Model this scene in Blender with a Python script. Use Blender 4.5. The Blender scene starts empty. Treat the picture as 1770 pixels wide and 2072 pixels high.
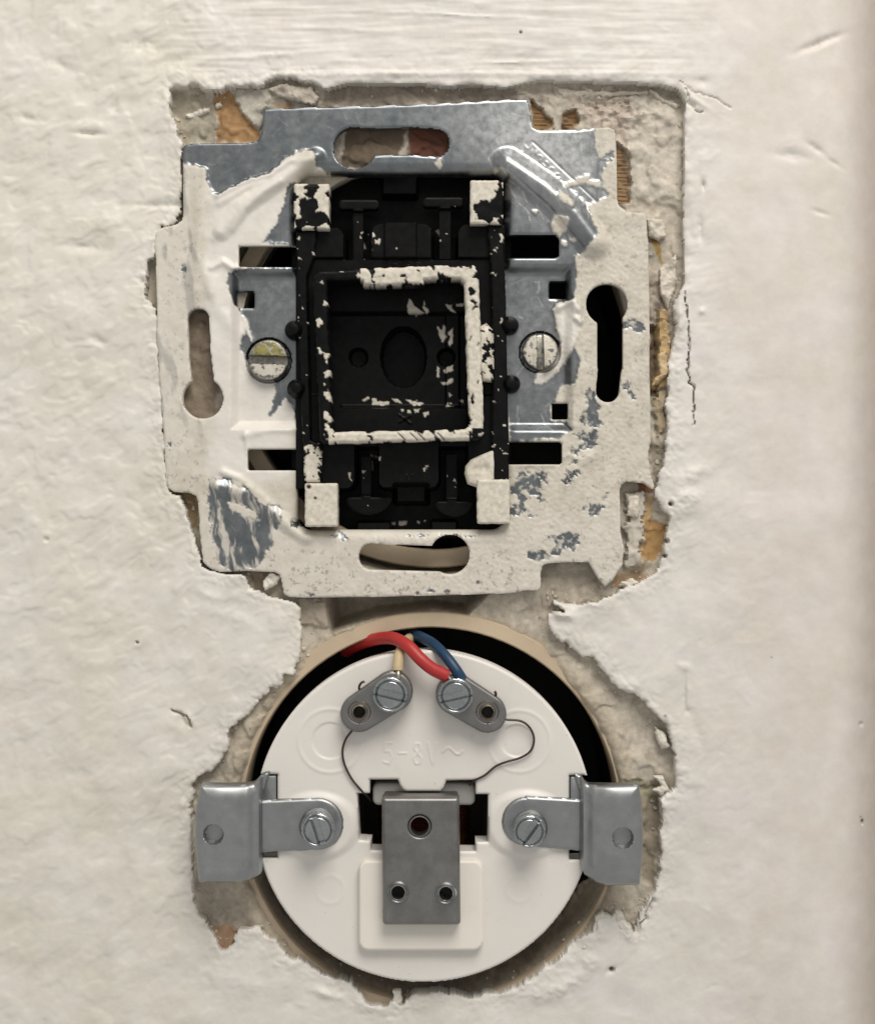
import bpy, bmesh, math
import numpy as np
from mathutils import Vector

# ------------------------------------------------------------------ camera, world, lamps, exposure
S = bpy.context.scene
COL = S.collection
PX = 7.1e-5            # metres per unit of the working sheet (1770 x 2072 units on the wall plane)
DIST = 0.24            # camera to wall
CX, CY = 885.0, 1036.0
ZC = 1.15              # height of the picture centre above the floor

cam = bpy.data.cameras.new('camera')
camo = bpy.data.objects.new('camera', cam); COL.objects.link(camo)
camo.location = (0, -DIST, ZC); camo.rotation_euler = (math.radians(90), 0, 0)
cam.sensor_fit = 'VERTICAL'; cam.sensor_height = 24.0
cam.lens = 24.0 * DIST / (2072 * PX)
cam.clip_start = 0.01; cam.clip_end = 50
S.camera = camo
cam.dof.use_dof = True; cam.dof.focus_distance = DIST - .001; cam.dof.aperture_fstop = 9.0

w = bpy.data.worlds.new('World'); S.world = w; w.use_nodes = True
wn = w.node_tree.nodes; wl = w.node_tree.links
bg = wn['Background']
bg.inputs['Color'].default_value = (1.0, 0.975, 0.94, 1)
bg.inputs['Strength'].default_value = 0.46

def area(name, loc, target, size, power, color):
    l = bpy.data.lights.new(name, 'AREA'); l.shape = 'DISK'; l.size = size; l.energy = power; l.color = color
    o = bpy.data.objects.new(name, l); COL.objects.link(o); o.location = loc
    d = Vector(target) - Vector(loc)
    o.rotation_euler = d.to_track_quat('-Z', 'Y').to_euler()
    return o
area('ceiling_lamp', (0.11, -0.37, ZC + 0.48), (0, 0, ZC), 0.36, 3.15, (1.0, 0.945, 0.88))

S.view_settings.view_transform = 'Standard'; S.view_settings.look = 'None'
S.view_settings.exposure = 0.06; S.view_settings.gamma = 1.0

# ------------------------------------------------------------------ helpers
rng = np.random.RandomState(7)
MM = 1e-3
def k_of(ref): return (DIST - ref * MM) / DIST
def W(x, y, h, ref=0.0):
    """sheet units + height (mm, towards the room) -> world; an object's outline is sized for its own distance ref"""
    k = k_of(ref)
    return ((x - CX) * PX * k, -h * MM, ZC + (CY - y) * PX * k)

def frm(ox, oy, s): return lambda *pts: [(ox + s * p, oy + s * q) for p, q in pts]
A = frm(291.4, 145.7, .3201); B = frm(841.7, 145.7, .3201); C = frm(291.4, 696.1, .3201); Q = frm(841.7, 696.1, .3201)
E = frm(372.3, 1197.9, .2927); F = frm(841.7, 1197.9, .3018); G = frm(372.3, 1537.8, .2927); H = frm(841.7, 1537.8, .3018)
I = frm(566.6, 485.6, .2927); U = frm(631.3, 339.9, .22406); L = frm(615.1, 890.3, .24693)

_perm = np.arange(256); rng.shuffle(_perm); _perm = np.concatenate([_perm, _perm, _perm])
_ang = rng.rand(256) * 2 * np.pi; _gx = np.cos(_ang); _gy = np.sin(_ang)
def perlin(x, y, seed=0):
    x = np.asarray(x, float) + seed * 17.37; y = np.asarray(y, float) + seed * 9.71
    xi = np.floor(x).astype(int); yi = np.floor(y).astype(int)
    xf = x - xi; yf = y - yi; xi &= 255; yi &= 255
    u = xf * xf * xf * (xf * (xf * 6 - 15) + 10); v = yf * yf * yf * (yf * (yf * 6 - 15) + 10)
    def g(ix, iy, dx, dy):
        h = _perm[_perm[(ix + seed) & 255] + (iy & 255)]
        return _gx[h] * dx + _gy[h] * dy
    n00 = g(xi, yi, xf, yf); n10 = g(xi + 1, yi, xf - 1, yf)
    n01 = g(xi, yi + 1, xf, yf - 1); n11 = g(xi + 1, yi + 1, xf - 1, yf - 1)
    a = n00 + u * (n10 - n00); b = n01 + u * (n11 - n01)
    return (a + v * (b - a)) * 1.5
def fbm(x, y, size, octv=4, seed=0, gain=.5):
    t = 0; a = 1.0; s = 1.0 / size
    for o in range(octv):
        t = t + a * perlin(x * s, y * s, seed + o); a *= gain; s *= 2.03
    return t
def sst(a, b, x):
    t = np.clip((x - a) / (b - a), 0, 1); return t * t * (3 - 2 * t)
def poly_sdf(x, y, poly):
    d = np.full(x.shape, 1e18); ins = np.zeros(x.shape, bool); n = len(poly)
    for i in range(n):
        ax, ay = poly[i]; bx, by = poly[(i + 1) % n]
        ex, ey = bx - ax, by - ay; l2 = ex * ex + ey * ey + 1e-12
        t = np.clip(((x - ax) * ex + (y - ay) * ey) / l2, 0, 1)
        dx = x - ax - t * ex; dy = y - ay - t * ey
        d = np.minimum(d, dx * dx + dy * dy)
        if ay != by:
            c = ((ay > y) != (by > y)) & (x < ax + (y - ay) * ex / (by - ay)); ins ^= c
    d = np.sqrt(d); return np.where(ins, -d, d)
def line_d(x, y, pts):
    d = np.full(x.shape, 1e18)
    for (ax, ay), (bx, by) in zip(pts[:-1], pts[1:]):
        ex, ey = bx - ax, by - ay; l2 = ex * ex + ey * ey + 1e-12
        t = np.clip(((x - ax) * ex + (y - ay) * ey) / l2, 0, 1)
        d = np.minimum(d, (x - ax - t * ex) ** 2 + (y - ay - t * ey) ** 2)
    return np.sqrt(d)
def circ(x, y, cx, cy, r): return np.hypot(x - cx, y - cy) - r
def rrect(x, y, x0, y0, x1, y1, r=0.0):
    qx = np.abs(x - (x0 + x1) / 2) - (x1 - x0) / 2 + r; qy = np.abs(y - (y0 + y1) / 2) - (y1 - y0) / 2 + r
    return np.hypot(np.maximum(qx, 0), np.maximum(qy, 0)) + np.minimum(np.maximum(qx, qy), 0) - r
def grid(x0, y0, x1, y1, step):
    xs = np.arange(x0, x1 + step, step); ys = np.arange(y0, y1 + step, step)
    X, Y = np.meshgrid(xs, ys); return X, Y
def ga(x, y, cx, cy, sx, sy=None, rot=0):
    sy = sy or sx; c, s = math.cos(rot), math.sin(rot)
    u = (x - cx) * c + (y - cy) * s; v = -(x - cx) * s + (y - cy) * c
    return np.exp(-(u / sx) ** 2 - (v / sy) ** 2)
def rnd(rad, D, depth):            # rounded rim: how far the surface drops at distance -D from the outline
    t = np.clip(1 + D / rad, 0, 1); return depth * (1 - np.sqrt(np.clip(1 - t * t, 0, 1)))

def put(name, me, mat, parent=None):
    o = bpy.data.objects.new(name, me); COL.objects.link(o)
    if mat: me.materials.append(mat)
    if parent is not None: o.parent = parent; o.matrix_parent_inverse = parent.matrix_world.inverted()
    return o
def raw(name, co, quads, mat, parent=None, attrs=None, sharp=38):
    me = bpy.data.meshes.new(name)
    nv, nf = len(co), len(quads)
    me.vertices.add(nv); me.vertices.foreach_set('co', np.asarray(co, np.float32).ravel())
    me.loops.add(nf * 4); me.loops.foreach_set('vertex_index', np.asarray(quads, np.int32).ravel())
    me.polygons.add(nf)
    me.polygons.foreach_set('loop_start', np.arange(0, nf * 4, 4, dtype=np.int32))
    try: me.polygons.foreach_set('loop_total', np.full(nf, 4, np.int32))
    except Exception: pass
    me.update(calc_edges=True)
    me.polygons.foreach_set('use_smooth', np.ones(nf, bool))
    for k, v in (attrs or {}).items():
        v = np.asarray(v, np.float32)
        if v.ndim == 2:
            at = me.attributes.new(k, 'FLOAT_COLOR', 'POINT'); v4 = np.ones((nv, 4), np.float32); v4[:, :3] = v
            at.data.foreach_set('color', v4.ravel())
        else:
            at = me.attributes.new(k, 'FLOAT', 'POINT'); at.data.foreach_set('value', v)
    if sharp: me.set_sharp_from_angle(angle=math.radians(sharp))
    me.validate()
    return put(name, me, mat, parent)
def sheet(name, X, Y, D, Hh, thick, mat, parent=None, attrs=None, ref=0.0, back=None, sharp=38, snap=True):
    """solid cut from a plate: outline D<=0 (units), front height Hh (mm), extruded back by thick (mm) or to level back"""
    step = min(np.abs(np.diff(X[0])).min(), np.abs(np.diff(Y[:, 0])).min())
    ny, nx = X.shape
    X = X.copy(); Y = Y.copy()
    lim = .72 * step
    if snap:
        gy, gx = np.gradient(D, Y[:, 0], X[0, :])
        g2 = np.maximum(gx * gx + gy * gy, .15)
        m = np.abs(D) < lim * np.sqrt(g2)
        mx = np.clip(D * gx / g2, -lim, lim); my = np.clip(D * gy / g2, -lim, lim)
        inside = D < lim * np.sqrt(g2)
        X = np.where(m, X - mx, X); Y = np.where(m, Y - my, Y)
    else:
        inside = D <= 0
    cell = inside[:-1, :-1] & inside[1:, :-1] & inside[:-1, 1:] & inside[1:, 1:]
    if snap:
        cell &= np.minimum(np.minimum(D[:-1, :-1], D[1:, :-1]), np.minimum(D[:-1, 1:], D[1:, 1:])) < 0
    idx = np.arange(ny * nx).reshape(ny, nx)
    tl = idx[:-1, :-1][cell]; bl = idx[1:, :-1][cell]; br = idx[1:, 1:][cell]; tr = idx[:-1, 1:][cell]
    quads = np.stack([tl, bl, br, tr], 1)
    e = np.concatenate([quads[:, [0, 1]], quads[:, [1, 2]], quads[:, [2, 3]], quads[:, [3, 0]]])
    key = np.minimum(e[:, 0], e[:, 1]).astype(np.int64) * (ny * nx) + np.maximum(e[:, 0], e[:, 1])
    _, inv, cnt = np.unique(key, return_inverse=True, return_counts=True)
    be = e[cnt[inv] == 1]
    used = np.unique(quads); remap = np.full(ny * nx, -1); remap[used] = np.arange(len(used))
    k = k_of(ref)
    xf, yf, hf = X.ravel()[used], Y.ravel()[used], Hh.ravel()[used]
    co = np.stack([(xf - CX) * PX * k, -hf * MM, ZC + (CY - yf) * PX * k], 1)
    quads = remap[quads]; be = remap[be]
    bv = np.unique(be); bm2 = np.full(len(used), -1); bm2[bv] = len(used) + np.arange(len(bv))
    cb = co[bv].copy()
    if back is not None: cb[:, 1] = -back * MM
    else: cb[:, 1] += thick * MM
    co = np.concatenate([co, cb])
    sk = np.stack([be[:, 1], be[:, 0], bm2[be[:, 0]], bm2[be[:, 1]]], 1)
    at = {}
    for kk, v in (attrs or {}).items():
        v = v.reshape(ny * nx, -1)[used]; v = np.concatenate([v, v[bv] * (0.0 if (kk == 'paint' and mat is MB and back is not None) else 1.0)])
        at[kk] = v if v.shape[1] > 1 else v[:, 0]
    return raw(name, co, np.concatenate([quads, sk]), mat, parent, at, sharp)

def bm_obj(name, bm, mat, parent=None, smooth=True, sharp=38):
    me = bpy.data.meshes.new(name); bmesh.ops.recalc_face_normals(bm, faces=bm.faces); bm.to_mesh(me); bm.free()
    if smooth:
        me.polygons.foreach_set('use_smooth', np.ones(len(me.polygons), bool)); me.set_sharp_from_angle(angle=math.radians(sharp))
    return put(name, me, mat, parent)
def prism(name, poly, h0, h1, mat, parent=None, ref=None, bev=0.0, seg=2):
    ref = h1 if ref is None else ref
    bm = bmesh.new()
    a = [bm.verts.new(W(x, y, h1, ref)) for x, y in poly]; b = [bm.verts.new(W(x, y, h0, ref)) for x, y in poly]
    n = len(poly); top = bm.faces.new(a); bm.faces.new(b[::-1])
    for i in range(n): bm.faces.new((a[i], b[i], b[(i + 1) % n], a[(i + 1) % n]))
    bmesh.ops.recalc_face_normals(bm, faces=bm.faces)
    if bev:
        bmesh.ops.bevel(bm, geom=list(top.edges), offset=bev * MM, segments=seg, profile=.5, affect='EDGES', clamp_overlap=True)
    return bm_obj(name, bm, mat, parent)
def rpoly(x0, y0, x1, y1, r, n=5, corners=(1, 1, 1, 1)):
    out = []
    for k, (cx, cy, a0) in enumerate(((x0, y0, 180), (x1, y0, 270), (x1, y1, 0), (x0, y1, 90))):
        if not corners[k]: out.append((cx, cy)); continue
        sx = 1 if cx == x0 else -1; sy = 1 if cy == y0 else -1
        for i in range(n + 1):
            a = math.radians(a0 + 90 * i / n); out.append((cx + sx * r + r * math.cos(a), cy + sy * r + r * math.sin(a)))
    return out
def tube(name, pts, r, mat, parent=None, nseg=12, sub=6, taper=None):
    """pts: (x, y, h mm) each placed at its own depth; r in units"""
    P = [Vector(W(x, y, h, h)) for x, y, h in pts]
    Pe = [P[0] * 2 - P[1]] + P + [P[-1] * 2 - P[-2]]; path = []
    for i in range(1, len(Pe) - 2):
        p0, p1, p2, p3 = Pe[i - 1:i + 3]
        for s in range(sub):
            t = s / sub
            path.append(.5 * ((2 * p1) + (p2 - p0) * t + (2 * p0 - 5 * p1 + 4 * p2 - p3) * t * t + (3 * p1 - p0 - 3 * p2 + p3) * t ** 3))
    path.append(P[-1]); bm = bmesh.new(); rings = []; up = Vector((0, -1, 0))
    for i, p in enumerate(path):
        d = (path[min(i + 1, len(path) - 1)] - path[max(i - 1, 0)]).normalized()
        s = d.cross(up).normalized(); u2 = s.cross(d).normalized()
        rr = r * PX * (taper(i / (len(path) - 1)) if taper else 1)
        rings.append([bm.verts.new(p + s * math.cos(a) * rr + u2 * math.sin(a) * rr) for a in [2 * math.pi * j / nseg for j in range(nseg)]])
    for a, b in zip(rings[:-1], rings[1:]):
        for j in range(nseg): bm.faces.new((a[j], a[(j + 1) % nseg], b[(j + 1) % nseg], b[j]))
    bm.faces.new(rings[0][::-1]); bm.faces.new(rings[-1])
    return bm_obj(name, bm, mat, parent)
def lathe(name, cx, cy, prof, mat, parent=None, ref=0.0, n=96):
    """prof: (radius units, h mm); axis points out of the wall"""
    bm = bmesh.new(); rings = []
    for r, h in prof:
        if r <= 0: rings.append([bm.verts.new(W(cx, cy, h, ref))]); continue
        rings.append([bm.verts.new(W(cx + r * math.cos(2 * math.pi * j / n), cy + r * math.sin(2 * math.pi * j / n), h, ref)) for j in range(n)])
    for a, b in zip(rings[:-1], rings[1:]):
        if len(a) == 1 and len(b) == 1: continue
        for j in range(n):
            j2 = (j + 1) % n
            if len(b) == 1: bm.faces.new((a[j], a[j2], b[0]))
            elif len(a) == 1: bm.faces.new((a[0], b[j], b[j2]))
            else: bm.faces.new((a[j], a[j2], b[j2], b[j]))
    return bm_obj(name, bm, mat, parent)
def thing(name, label, cat, x, y, h, group=None):
    o = bpy.data.objects.new(name, None); COL.objects.link(o); o.location = W(x, y, h, h)
    o.empty_display_size = .005
    o['label'] = label; o['category'] = cat
    if group: o['group'] = group
    bpy.context.view_layer.update()
    return o

# ------------------------------------------------------------------ materials
class NT:
    def __init__(s, name):
        s.m = bpy.data.materials.new(name); s.m.use_nodes = True
        s.n = s.m.node_tree.nodes; s.l = s.m.node_tree.links; s.b = s.n['Principled BSDF']
        s.tc = s.n.new('ShaderNodeTexCoord').outputs['Object']
    def set(s, **k):
        for a, v in k.items():
            i = s.b.inputs[a.replace('_', ' ')]
            if hasattr(v, 'links') or hasattr(v, 'is_linked'): s.l.new(v, i)
            else: i.default_value = v
        return s
    def noise(s, scale, detail=4, rough=.55, stretch=None, dist=0):
        n = s.n.new('ShaderNodeTexNoise'); n.inputs['Scale'].default_value = scale
        n.inputs['Detail'].default_value = detail; n.inputs['Roughness'].default_value = rough; n.inputs['Distortion'].default_value = dist
        v = s.tc
        if stretch:
            m = s.n.new('ShaderNodeMapping'); m.inputs['Scale'].default_value = stretch[:3]
            if len(stretch) > 3: m.inputs['Rotation'].default_value = (0, stretch[3], 0)
            s.l.new(v, m.inputs['Vector']); v = m.outputs['Vector']
        s.l.new(v, n.inputs['Vector']); return n.outputs['Fac']
    def ramp(s, v, p0, c0, p1, c1):
        r = s.n.new('ShaderNodeValToRGB'); e = r.color_ramp.elements
        f = lambda c: (*c, 1) if isinstance(c, tuple) else (c, c, c, 1)
        e[0].position = p0; e[0].color = f(c0); e[1].position = p1; e[1].color = f(c1)
        s.l.new(v, r.inputs['Fac']); return r.outputs['Color']
    def attr(s, name, out='Fac'):
        a = s.n.new('ShaderNodeAttribute'); a.attribute_name = name; return a.outputs[out]
    def mix(s, f, a, b, mode='MIX'):
        m = s.n.new('ShaderNodeMix'); m.data_type = 'RGBA'; m.blend_type = mode
        for i, v in ((0, f), (6, a), (7, b)):
            if hasattr(v, 'links'): s.l.new(v, m.inputs[i])
            elif isinstance(v, (int, float)) and i > 0: m.inputs[i].default_value = (v, v, v, 1)
            elif isinstance(v, tuple): m.inputs[i].default_value = (*v, 1)
            else: m.inputs[i].default_value = v
        return m.outputs[2]
    def math(s, op, a, b=None):
        m = s.n.new('ShaderNodeMath'); m.operation = op
        for i, v in ((0, a), (1, b)):
            if v is None: continue
            if hasattr(v, 'links'): s.l.new(v, m.inputs[i])
            else: m.inputs[i].default_value = v
        return m.outputs[0]
    def bump(s, v, dist, strength=1.0, prev=None):
        b = s.n.new('ShaderNodeBump'); b.inputs['Distance'].default_value = dist; b.inputs['Strength'].default_value = strength
        s.l.new(v, b.inputs['Height'])
        if prev: s.l.new(prev, b.inputs['Normal'])
        s.l.new(b.outputs['Normal'], s.b.inputs['Normal']); return b.outputs['Normal']

def m_wall():
    t = NT('wall_paint'); c = t.attr('col', 'Color')
    v = t.ramp(t.noise(300, 7, .7), .3, (.90, .885, .86), .7, (1.0, 1.0, 1.0))
    t.set(Base_Color=t.mix(1.0, c, v, 'MULTIPLY'), Roughness=t.ramp(t.noise(500, 3), .3, .50, .7, .62))
    p = t.bump(t.noise(4200, 6, .7), 2.4e-5, .45); t.bump(t.noise(1100, 5, .65), 5e-5, .28, p); return t.m
def m_patch():
    t = NT('old_plaster'); c = t.attr('col', 'Color')
    v = t.ramp(t.noise(900, 6, .7), .25, (.62, .60, .58), .7, (1.0, 1.0, 1.0))
    t.set(Base_Color=t.mix(1.0, c, v, 'MULTIPLY'), Roughness=.85)
    p = t.bump(t.noise(3200, 7, .75), 1.0e-4, .75); t.bump(t.noise(900, 4, .6), 1.2e-4, .4, p); return t.m
def m_plate():
    t = NT('painted_zinc'); p = t.attr('paint'); f = t.attr('fresh'); th = t.attr('thin'); wn_ = t.attr('worn')
    zn = t.ramp(t.noise(420, 6, .65), .3, (.15, .168, .182), .75, (.275, .292, .30))
    zn = t.mix(t.math('MULTIPLY', wn_, t.ramp(t.noise(900, 6, .7), .3, .35, .7, 1.0)), zn, (.52, .535, .54))
    zn = t.mix(t.ramp(t.noise(2600, 5, .7, (1, 1, .10, -.5)), .64, 0.0, .8, .45), zn, (.6, .61, .61))
    zn = t.mix(t.ramp(t.noise(1500, 5, .7), .64, 0.0, .74, .6), zn, (.10, .105, .11))
    zn = t.mix(t.ramp(t.noise(4200, 4, .7, (.12, 1, 1, .7)), .62, 0.0, .8, .5), zn, (.62, .64, .65))
    old = t.ramp(t.noise(420, 7, .7), .28, (.47, .43, .345), .72, (.685, .645, .565))
    new = t.ramp(t.noise(300, 4, .6), .3, (.68, .65, .59), .7, (.76, .73, .675))
    pc = t.mix(f, old, new)
    pit = t.math('MULTIPLY', t.ramp(t.noise(1100, 6, .7), .575, 0.0, .62, .8), t.attr('pits'))
    pc = t.mix(t.math('MULTIPLY', pit, t.math('SUBTRACT', 1.0, f)), pc, (.17, .165, .15))
    p2 = t.math('MULTIPLY', p, t.math('SUBTRACT', 1.0, th))
    t.set(Base_Color=t.mix(p2, zn, pc), Metallic=t.math('SUBTRACT', 1.0, p2),
          Roughness=t.mix(p2, t.ramp(t.noise(900, 5, .6), .3, .30, .75, .46), t.mix(f, .6, .42)))
    a = t.bump(t.math('MULTIPLY', t.noise(1500, 5, .6), p2), 4e-5, .4); t.bump(t.noise(6000, 3, .6, (.1, 1, 1, .8)), 8e-6, .3, a); return t.m
def m_black():
    t = NT('black_plastic'); p = t.attr('paint')
    bl = t.ramp(t.noise(900, 4), .3, (.0025, .0025, .0027), .7, (.006, .006, .0063))
    wh = t.ramp(t.noise(1400, 4, .6), .3, (.52, .48, .39), .7, (.74, .70, .62))
    t.set(Base_Color=t.mix(p, bl, wh), Roughness=t.mix(p, t.ramp(t.noise(700, 4), .3, .30, .7, .5), .5), Specular_IOR_Level=.13)
    t.bump(t.noise(2500, 4, .6), 3e-5, .4); return t.m
def m_plastic(name, c, r, bump=1e-5, spec=.5, var=.06):
    t = NT(name); d = tuple(x * (1 - var) for x in c)
    bc = t.ramp(t.noise(180, 4, .6), .3, d, .7, c)
    bc = t.mix(t.ramp(t.noise(1500, 3, .5), .70, 0.0, .76, .35), bc, tuple(x * .45 for x in c))
    bc = t.mix(t.ramp(t.noise(420, 6, .7), .58, 0.0, .8, .22), bc, tuple(x * y for x, y in zip(c, (.62, .56, .46))))
    t.set(Base_Color=bc, Roughness=t.ramp(t.noise(600, 3), .3, r * .9, .7, r * 1.12), Specular_IOR_Level=spec)
    t.bump(t.noise(3500, 3, .6), bump, .5); return t.m
def m_steel(name, c0, c1, r0, r1, grain=9000, stretch=None, bump=6e-6, scl=350):
    t = NT(name)
    g = t.ramp(t.noise(grain, 3, .7, stretch), .25, .84, .75, 1.08)
    t.set(Base_Color=t.mix(1.0, t.ramp(t.noise(scl, 5, .6), .3, c0, .7, c1), g, 'MULTIPLY'), Metallic=1.0,
          Roughness=t.ramp(t.noise(700, 4), .3, r0, .7, r1))
    t.bump(t.noise(grain, 3, .7, stretch), bump, .6); return t.m
def m_screw_painted():
    t = NT('painted_screw'); p = t.attr('paint'); yl = t.attr('fresh')
    mt = t.ramp(t.noise(1600, 6, .7), .3, (.14, .13, .11), .7, (.42, .41, .38))
    pc = t.mix(yl, t.ramp(t.noise(900, 5), .3, (.52, .49, .42), .7, (.70, .66, .57)), t.ramp(t.noise(1100, 5), .35, (.13, .12, .045), .65, (.30, .27, .075)))
    t.set(Base_Color=t.mix(p, mt, pc), Metallic=t.math('SUBTRACT', 1.0, p), Roughness=t.mix(p, .4, .45))
    t.bump(t.noise(2600, 4, .6), 4e-5, .6); return t.m

MCRUMB = m_plastic('crumb', (.62, .565, .47), .85, 6e-5, .2, .3)
MW, MP, MPL, MB = m_wall(), m_patch(), m_plate(), m_black()
MWHITE = m_plastic('white_plastic', (.75, .722, .675), .38, 8e-6, .45, .03)
MIVORY = m_plastic('ivory_plastic', (.80, .765, .69), .42, 8e-6, .4, .03)
MBEIGE = m_plastic('beige_plastic', (.56, .455, .325), .5, 3e-5, .4, .15)
MDARK = m_plastic('dark_box_plastic', (.022, .020, .018), .55, 2e-5, .3, .3)
MBOB = m_plastic('grey_nylon', (.42, .41, .39), .3, 1e-5, .5, .1)
MRED = m_plastic('red_insulation', (.44, .026, .024), .42, 2e-5, .5, .12)
MBLUE = m_plastic('blue_insulation', (.008, .045, .105), .42, 2e-5, .5, .2)
MCREAM = m_plastic('cream_insulation', (.62, .50, .30), .5, 4e-5, .4, .3)
MDKWIRE = m_plastic('enamel_wire', (.045, .025, .018), .35, 1e-5, .5, .2)
MCOPPER = m_steel('dark_copper', (.16, .05, .028), (.30, .10, .05), .4, .55)
MSTEEL = m_steel('grey_steel', (.225, .221, .213), (.295, .29, .28), .40, .5)
MCLAMP = m_steel('clamp_steel', (.33, .345, .35), (.40, .415, .42), .36, .46)
MZINC = m_steel('bright_zinc', (.34, .365, .375), (.46, .485, .49), .16, .28, 3000)
MBRIGHT = m_steel('polished_rim', (.60, .61, .61), (.75, .76, .76), .2, .3, 3000)
MTERM = m_steel('dull_terminal', (.225, .222, .215), (.275, .27, .265), .42, .52)
MBRASS = m_steel('worn_eyelet', (.42, .37, .29), (.62, .58, .5), .25, .36, 3000)
MSCREWP = m_screw_painted()

# ------------------------------------------------------------------ wall
HOLE = (A((175, 110), (290, 75), (370, 108), (480, 120), (560, 92), (740, 90), (800, 55), (870, 30), (1000, 45), (1060, 65), (1100, 90), (1160, 107), (1290, 72), (1770, 72))
 + B((200, 90), (330, 75), (570, 95), (700, 62), (800, 50), (1100, 60), (1400, 65), (1560, 85), (1650, 110), (1700, 190), (1690, 600), (1690, 900), (1690, 1200), (1693, 1330), (1660, 1400), (1640, 1440), (1622, 1700))
 + Q((1600, 50), (1590, 200), (1580, 450), (1580, 640), (1540, 790), (1510, 930), (1530, 1000), (1590, 1090), (1590, 1190), (1560, 1300), (1550, 1400), (1450, 1490), (1300, 1550), (1220, 1590), (1070, 1640), (960, 1650), (900, 1625), (850, 1592), (870, 1640), (925, 1690), (830, 1700))
 + F((880, 160), (905, 290), (1000, 345), (1100, 430), (1190, 440), (1230, 510), (1350, 640), (1500, 720), (1620, 830), (1670, 880), (1700, 970), (1735, 1180), (1735, 1300), (1640, 1380))
 + H((1640, 330), (1625, 500), (1630, 700), (1610, 850), (1530, 950), (1500, 1050), (1490, 1110), (1460, 1165), (1400, 1060), (1350, 1010), (1300, 1050), (1250, 1035), (1210, 1060), (1200, 1130), (1100, 1190), (1000, 1290), (900, 1380), (600, 1560), (350, 1600), (200, 1560), (100, 1550))
 + G((1690, 1600), (1600, 1620), (1500, 1690), (1450, 1660), (1400, 1720), (1300, 1690), (1230, 1640), (1160, 1550), (1050, 1520), (950, 1470), (860, 1410), (700, 1360), (650, 1230), (600, 1240), (560, 1200), (500, 1130), (440, 1180), (370, 1170), (340, 1260), (290, 1325), (265, 1330), (230, 1240), (170, 1180), (150, 1130), (70, 990), (60, 700), (50, 300), (80, 200))
 + E((60, 1340), (100, 1290), (200, 1230), (270, 1150), (310, 1080), (310, 950), (400, 880), (500, 790), (520, 750), (600, 680), (690, 640), (690, 580), (750, 570), (810, 450), (820, 300), (790, 120), (755, 50))
 + C((965, 1620), (740, 1580), (690, 1545), (650, 1460), (480, 1440), (400, 1425), (355, 1385), (335, 1250), (290, 1130), (260, 1040), (230, 950), (185, 945), (130, 880), (105, 500), (80, 0))
 + A((62, 1500), (20, 1440), (15, 1340), (30, 1200), (70, 1180), (62, 1080), (100, 985), (195, 960), (215, 900), (240, 800), (240, 450), (215, 350), (185, 280), (165, 200), (163, 150)))
HOLE = [((x + 7, y) if (x < 345 and 455 < y < 985 and not 520 < y < 612) else (x, y)) for x, y in HOLE]

def axis(a, b, step, lo, hi):
    mid = np.arange(a, b + step, step); out = []; s = step; v = b + step
    while v < hi: s *= 1.22; v += s; out.append(v)
    lowv = []; s = step; v = a
    while v > lo: s *= 1.22; v -= s; lowv.append(v)
    return np.array(lowv[::-1] + list(mid) + out)
def axis2(brks, lo, hi):
    """brks: (start, end, step) runs, then growing steps out to lo/hi"""
    vals = []
    for a, b, st in brks: vals += list(np.arange(a, b - .01, st))
    vals.append(brks[-1][1])
    s = brks[-1][2]; v = vals[-1]; up = []
    while v < hi: s *= 1.25; v += s; up.append(v)
    s = brks[0][2]; v = vals[0]; dn = []
    while v > lo: s *= 1.25; v -= s; dn.append(v)
    return np.array(dn[::-1] + vals + up)
xs = axis2([(-40, 280, 3.2), (280, 1420, 2.5), (1420, 1830, 3.2)], -1500, 2900)
ys = axis2([(-40, 140, 3.2), (140, 2070, 2.5), (2070, 2110, 3.2)], -1500, 3600)
X, Y = np.meshgrid(xs, ys)
Dh = poly_sdf(X, Y, HOLE)
near = np.abs(Dh) < 60
rag = np.zeros_like(X)
rough_w = 1 - .75 * sst(250, 180, Y) * sst(640, 680, X) - .7 * sst(1360, 1380, X) * sst(640, 560, Y)
rag[near] = (fbm(X[near], Y[near], 26, 3, 3) * 5 + fbm(X[near], Y[near], 9, 2, 11) * 1.5) * rough_w[near]
Dw = -(Dh) + rag
edge = np.clip(-Dw, 0, 400)                      # distance inside the paint skin
# relief (mm)
top = sst(190, 120, Y) * sst(250, 420, X) * sst(1500, 1300, X)
Z = (.36 * fbm(X, Y, 230, 2, 21, .3) + .15 * fbm(X, Y, 100, 2, 31, .4) * (1 - .6 * top) + .05 * fbm(X, Y, 60, 2, 36, .4) + .022 * fbm(X, Y, 28, 3, 41, .6))
lump = fbm(X, Y, 120, 2, 51, .35); Z += .12 * sst(.1, .8, lump)
q1 = fbm(X + .4 * Y, Y, 64, 3, 37, .45); q2 = sst(640, 380, X) * (.55 + .45 * sst(1500, 1100, Y)) + .5 * sst(1400, 1480, X) * sst(1700, 1500, X) * sst(500, 900, Y) + .6 * sst(120, 40, edge)
Z += np.clip(q2, 0, 1) * (.15 * sst(.12, .6, q1) - .13 * sst(-.15, -.6, q1))
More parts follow.
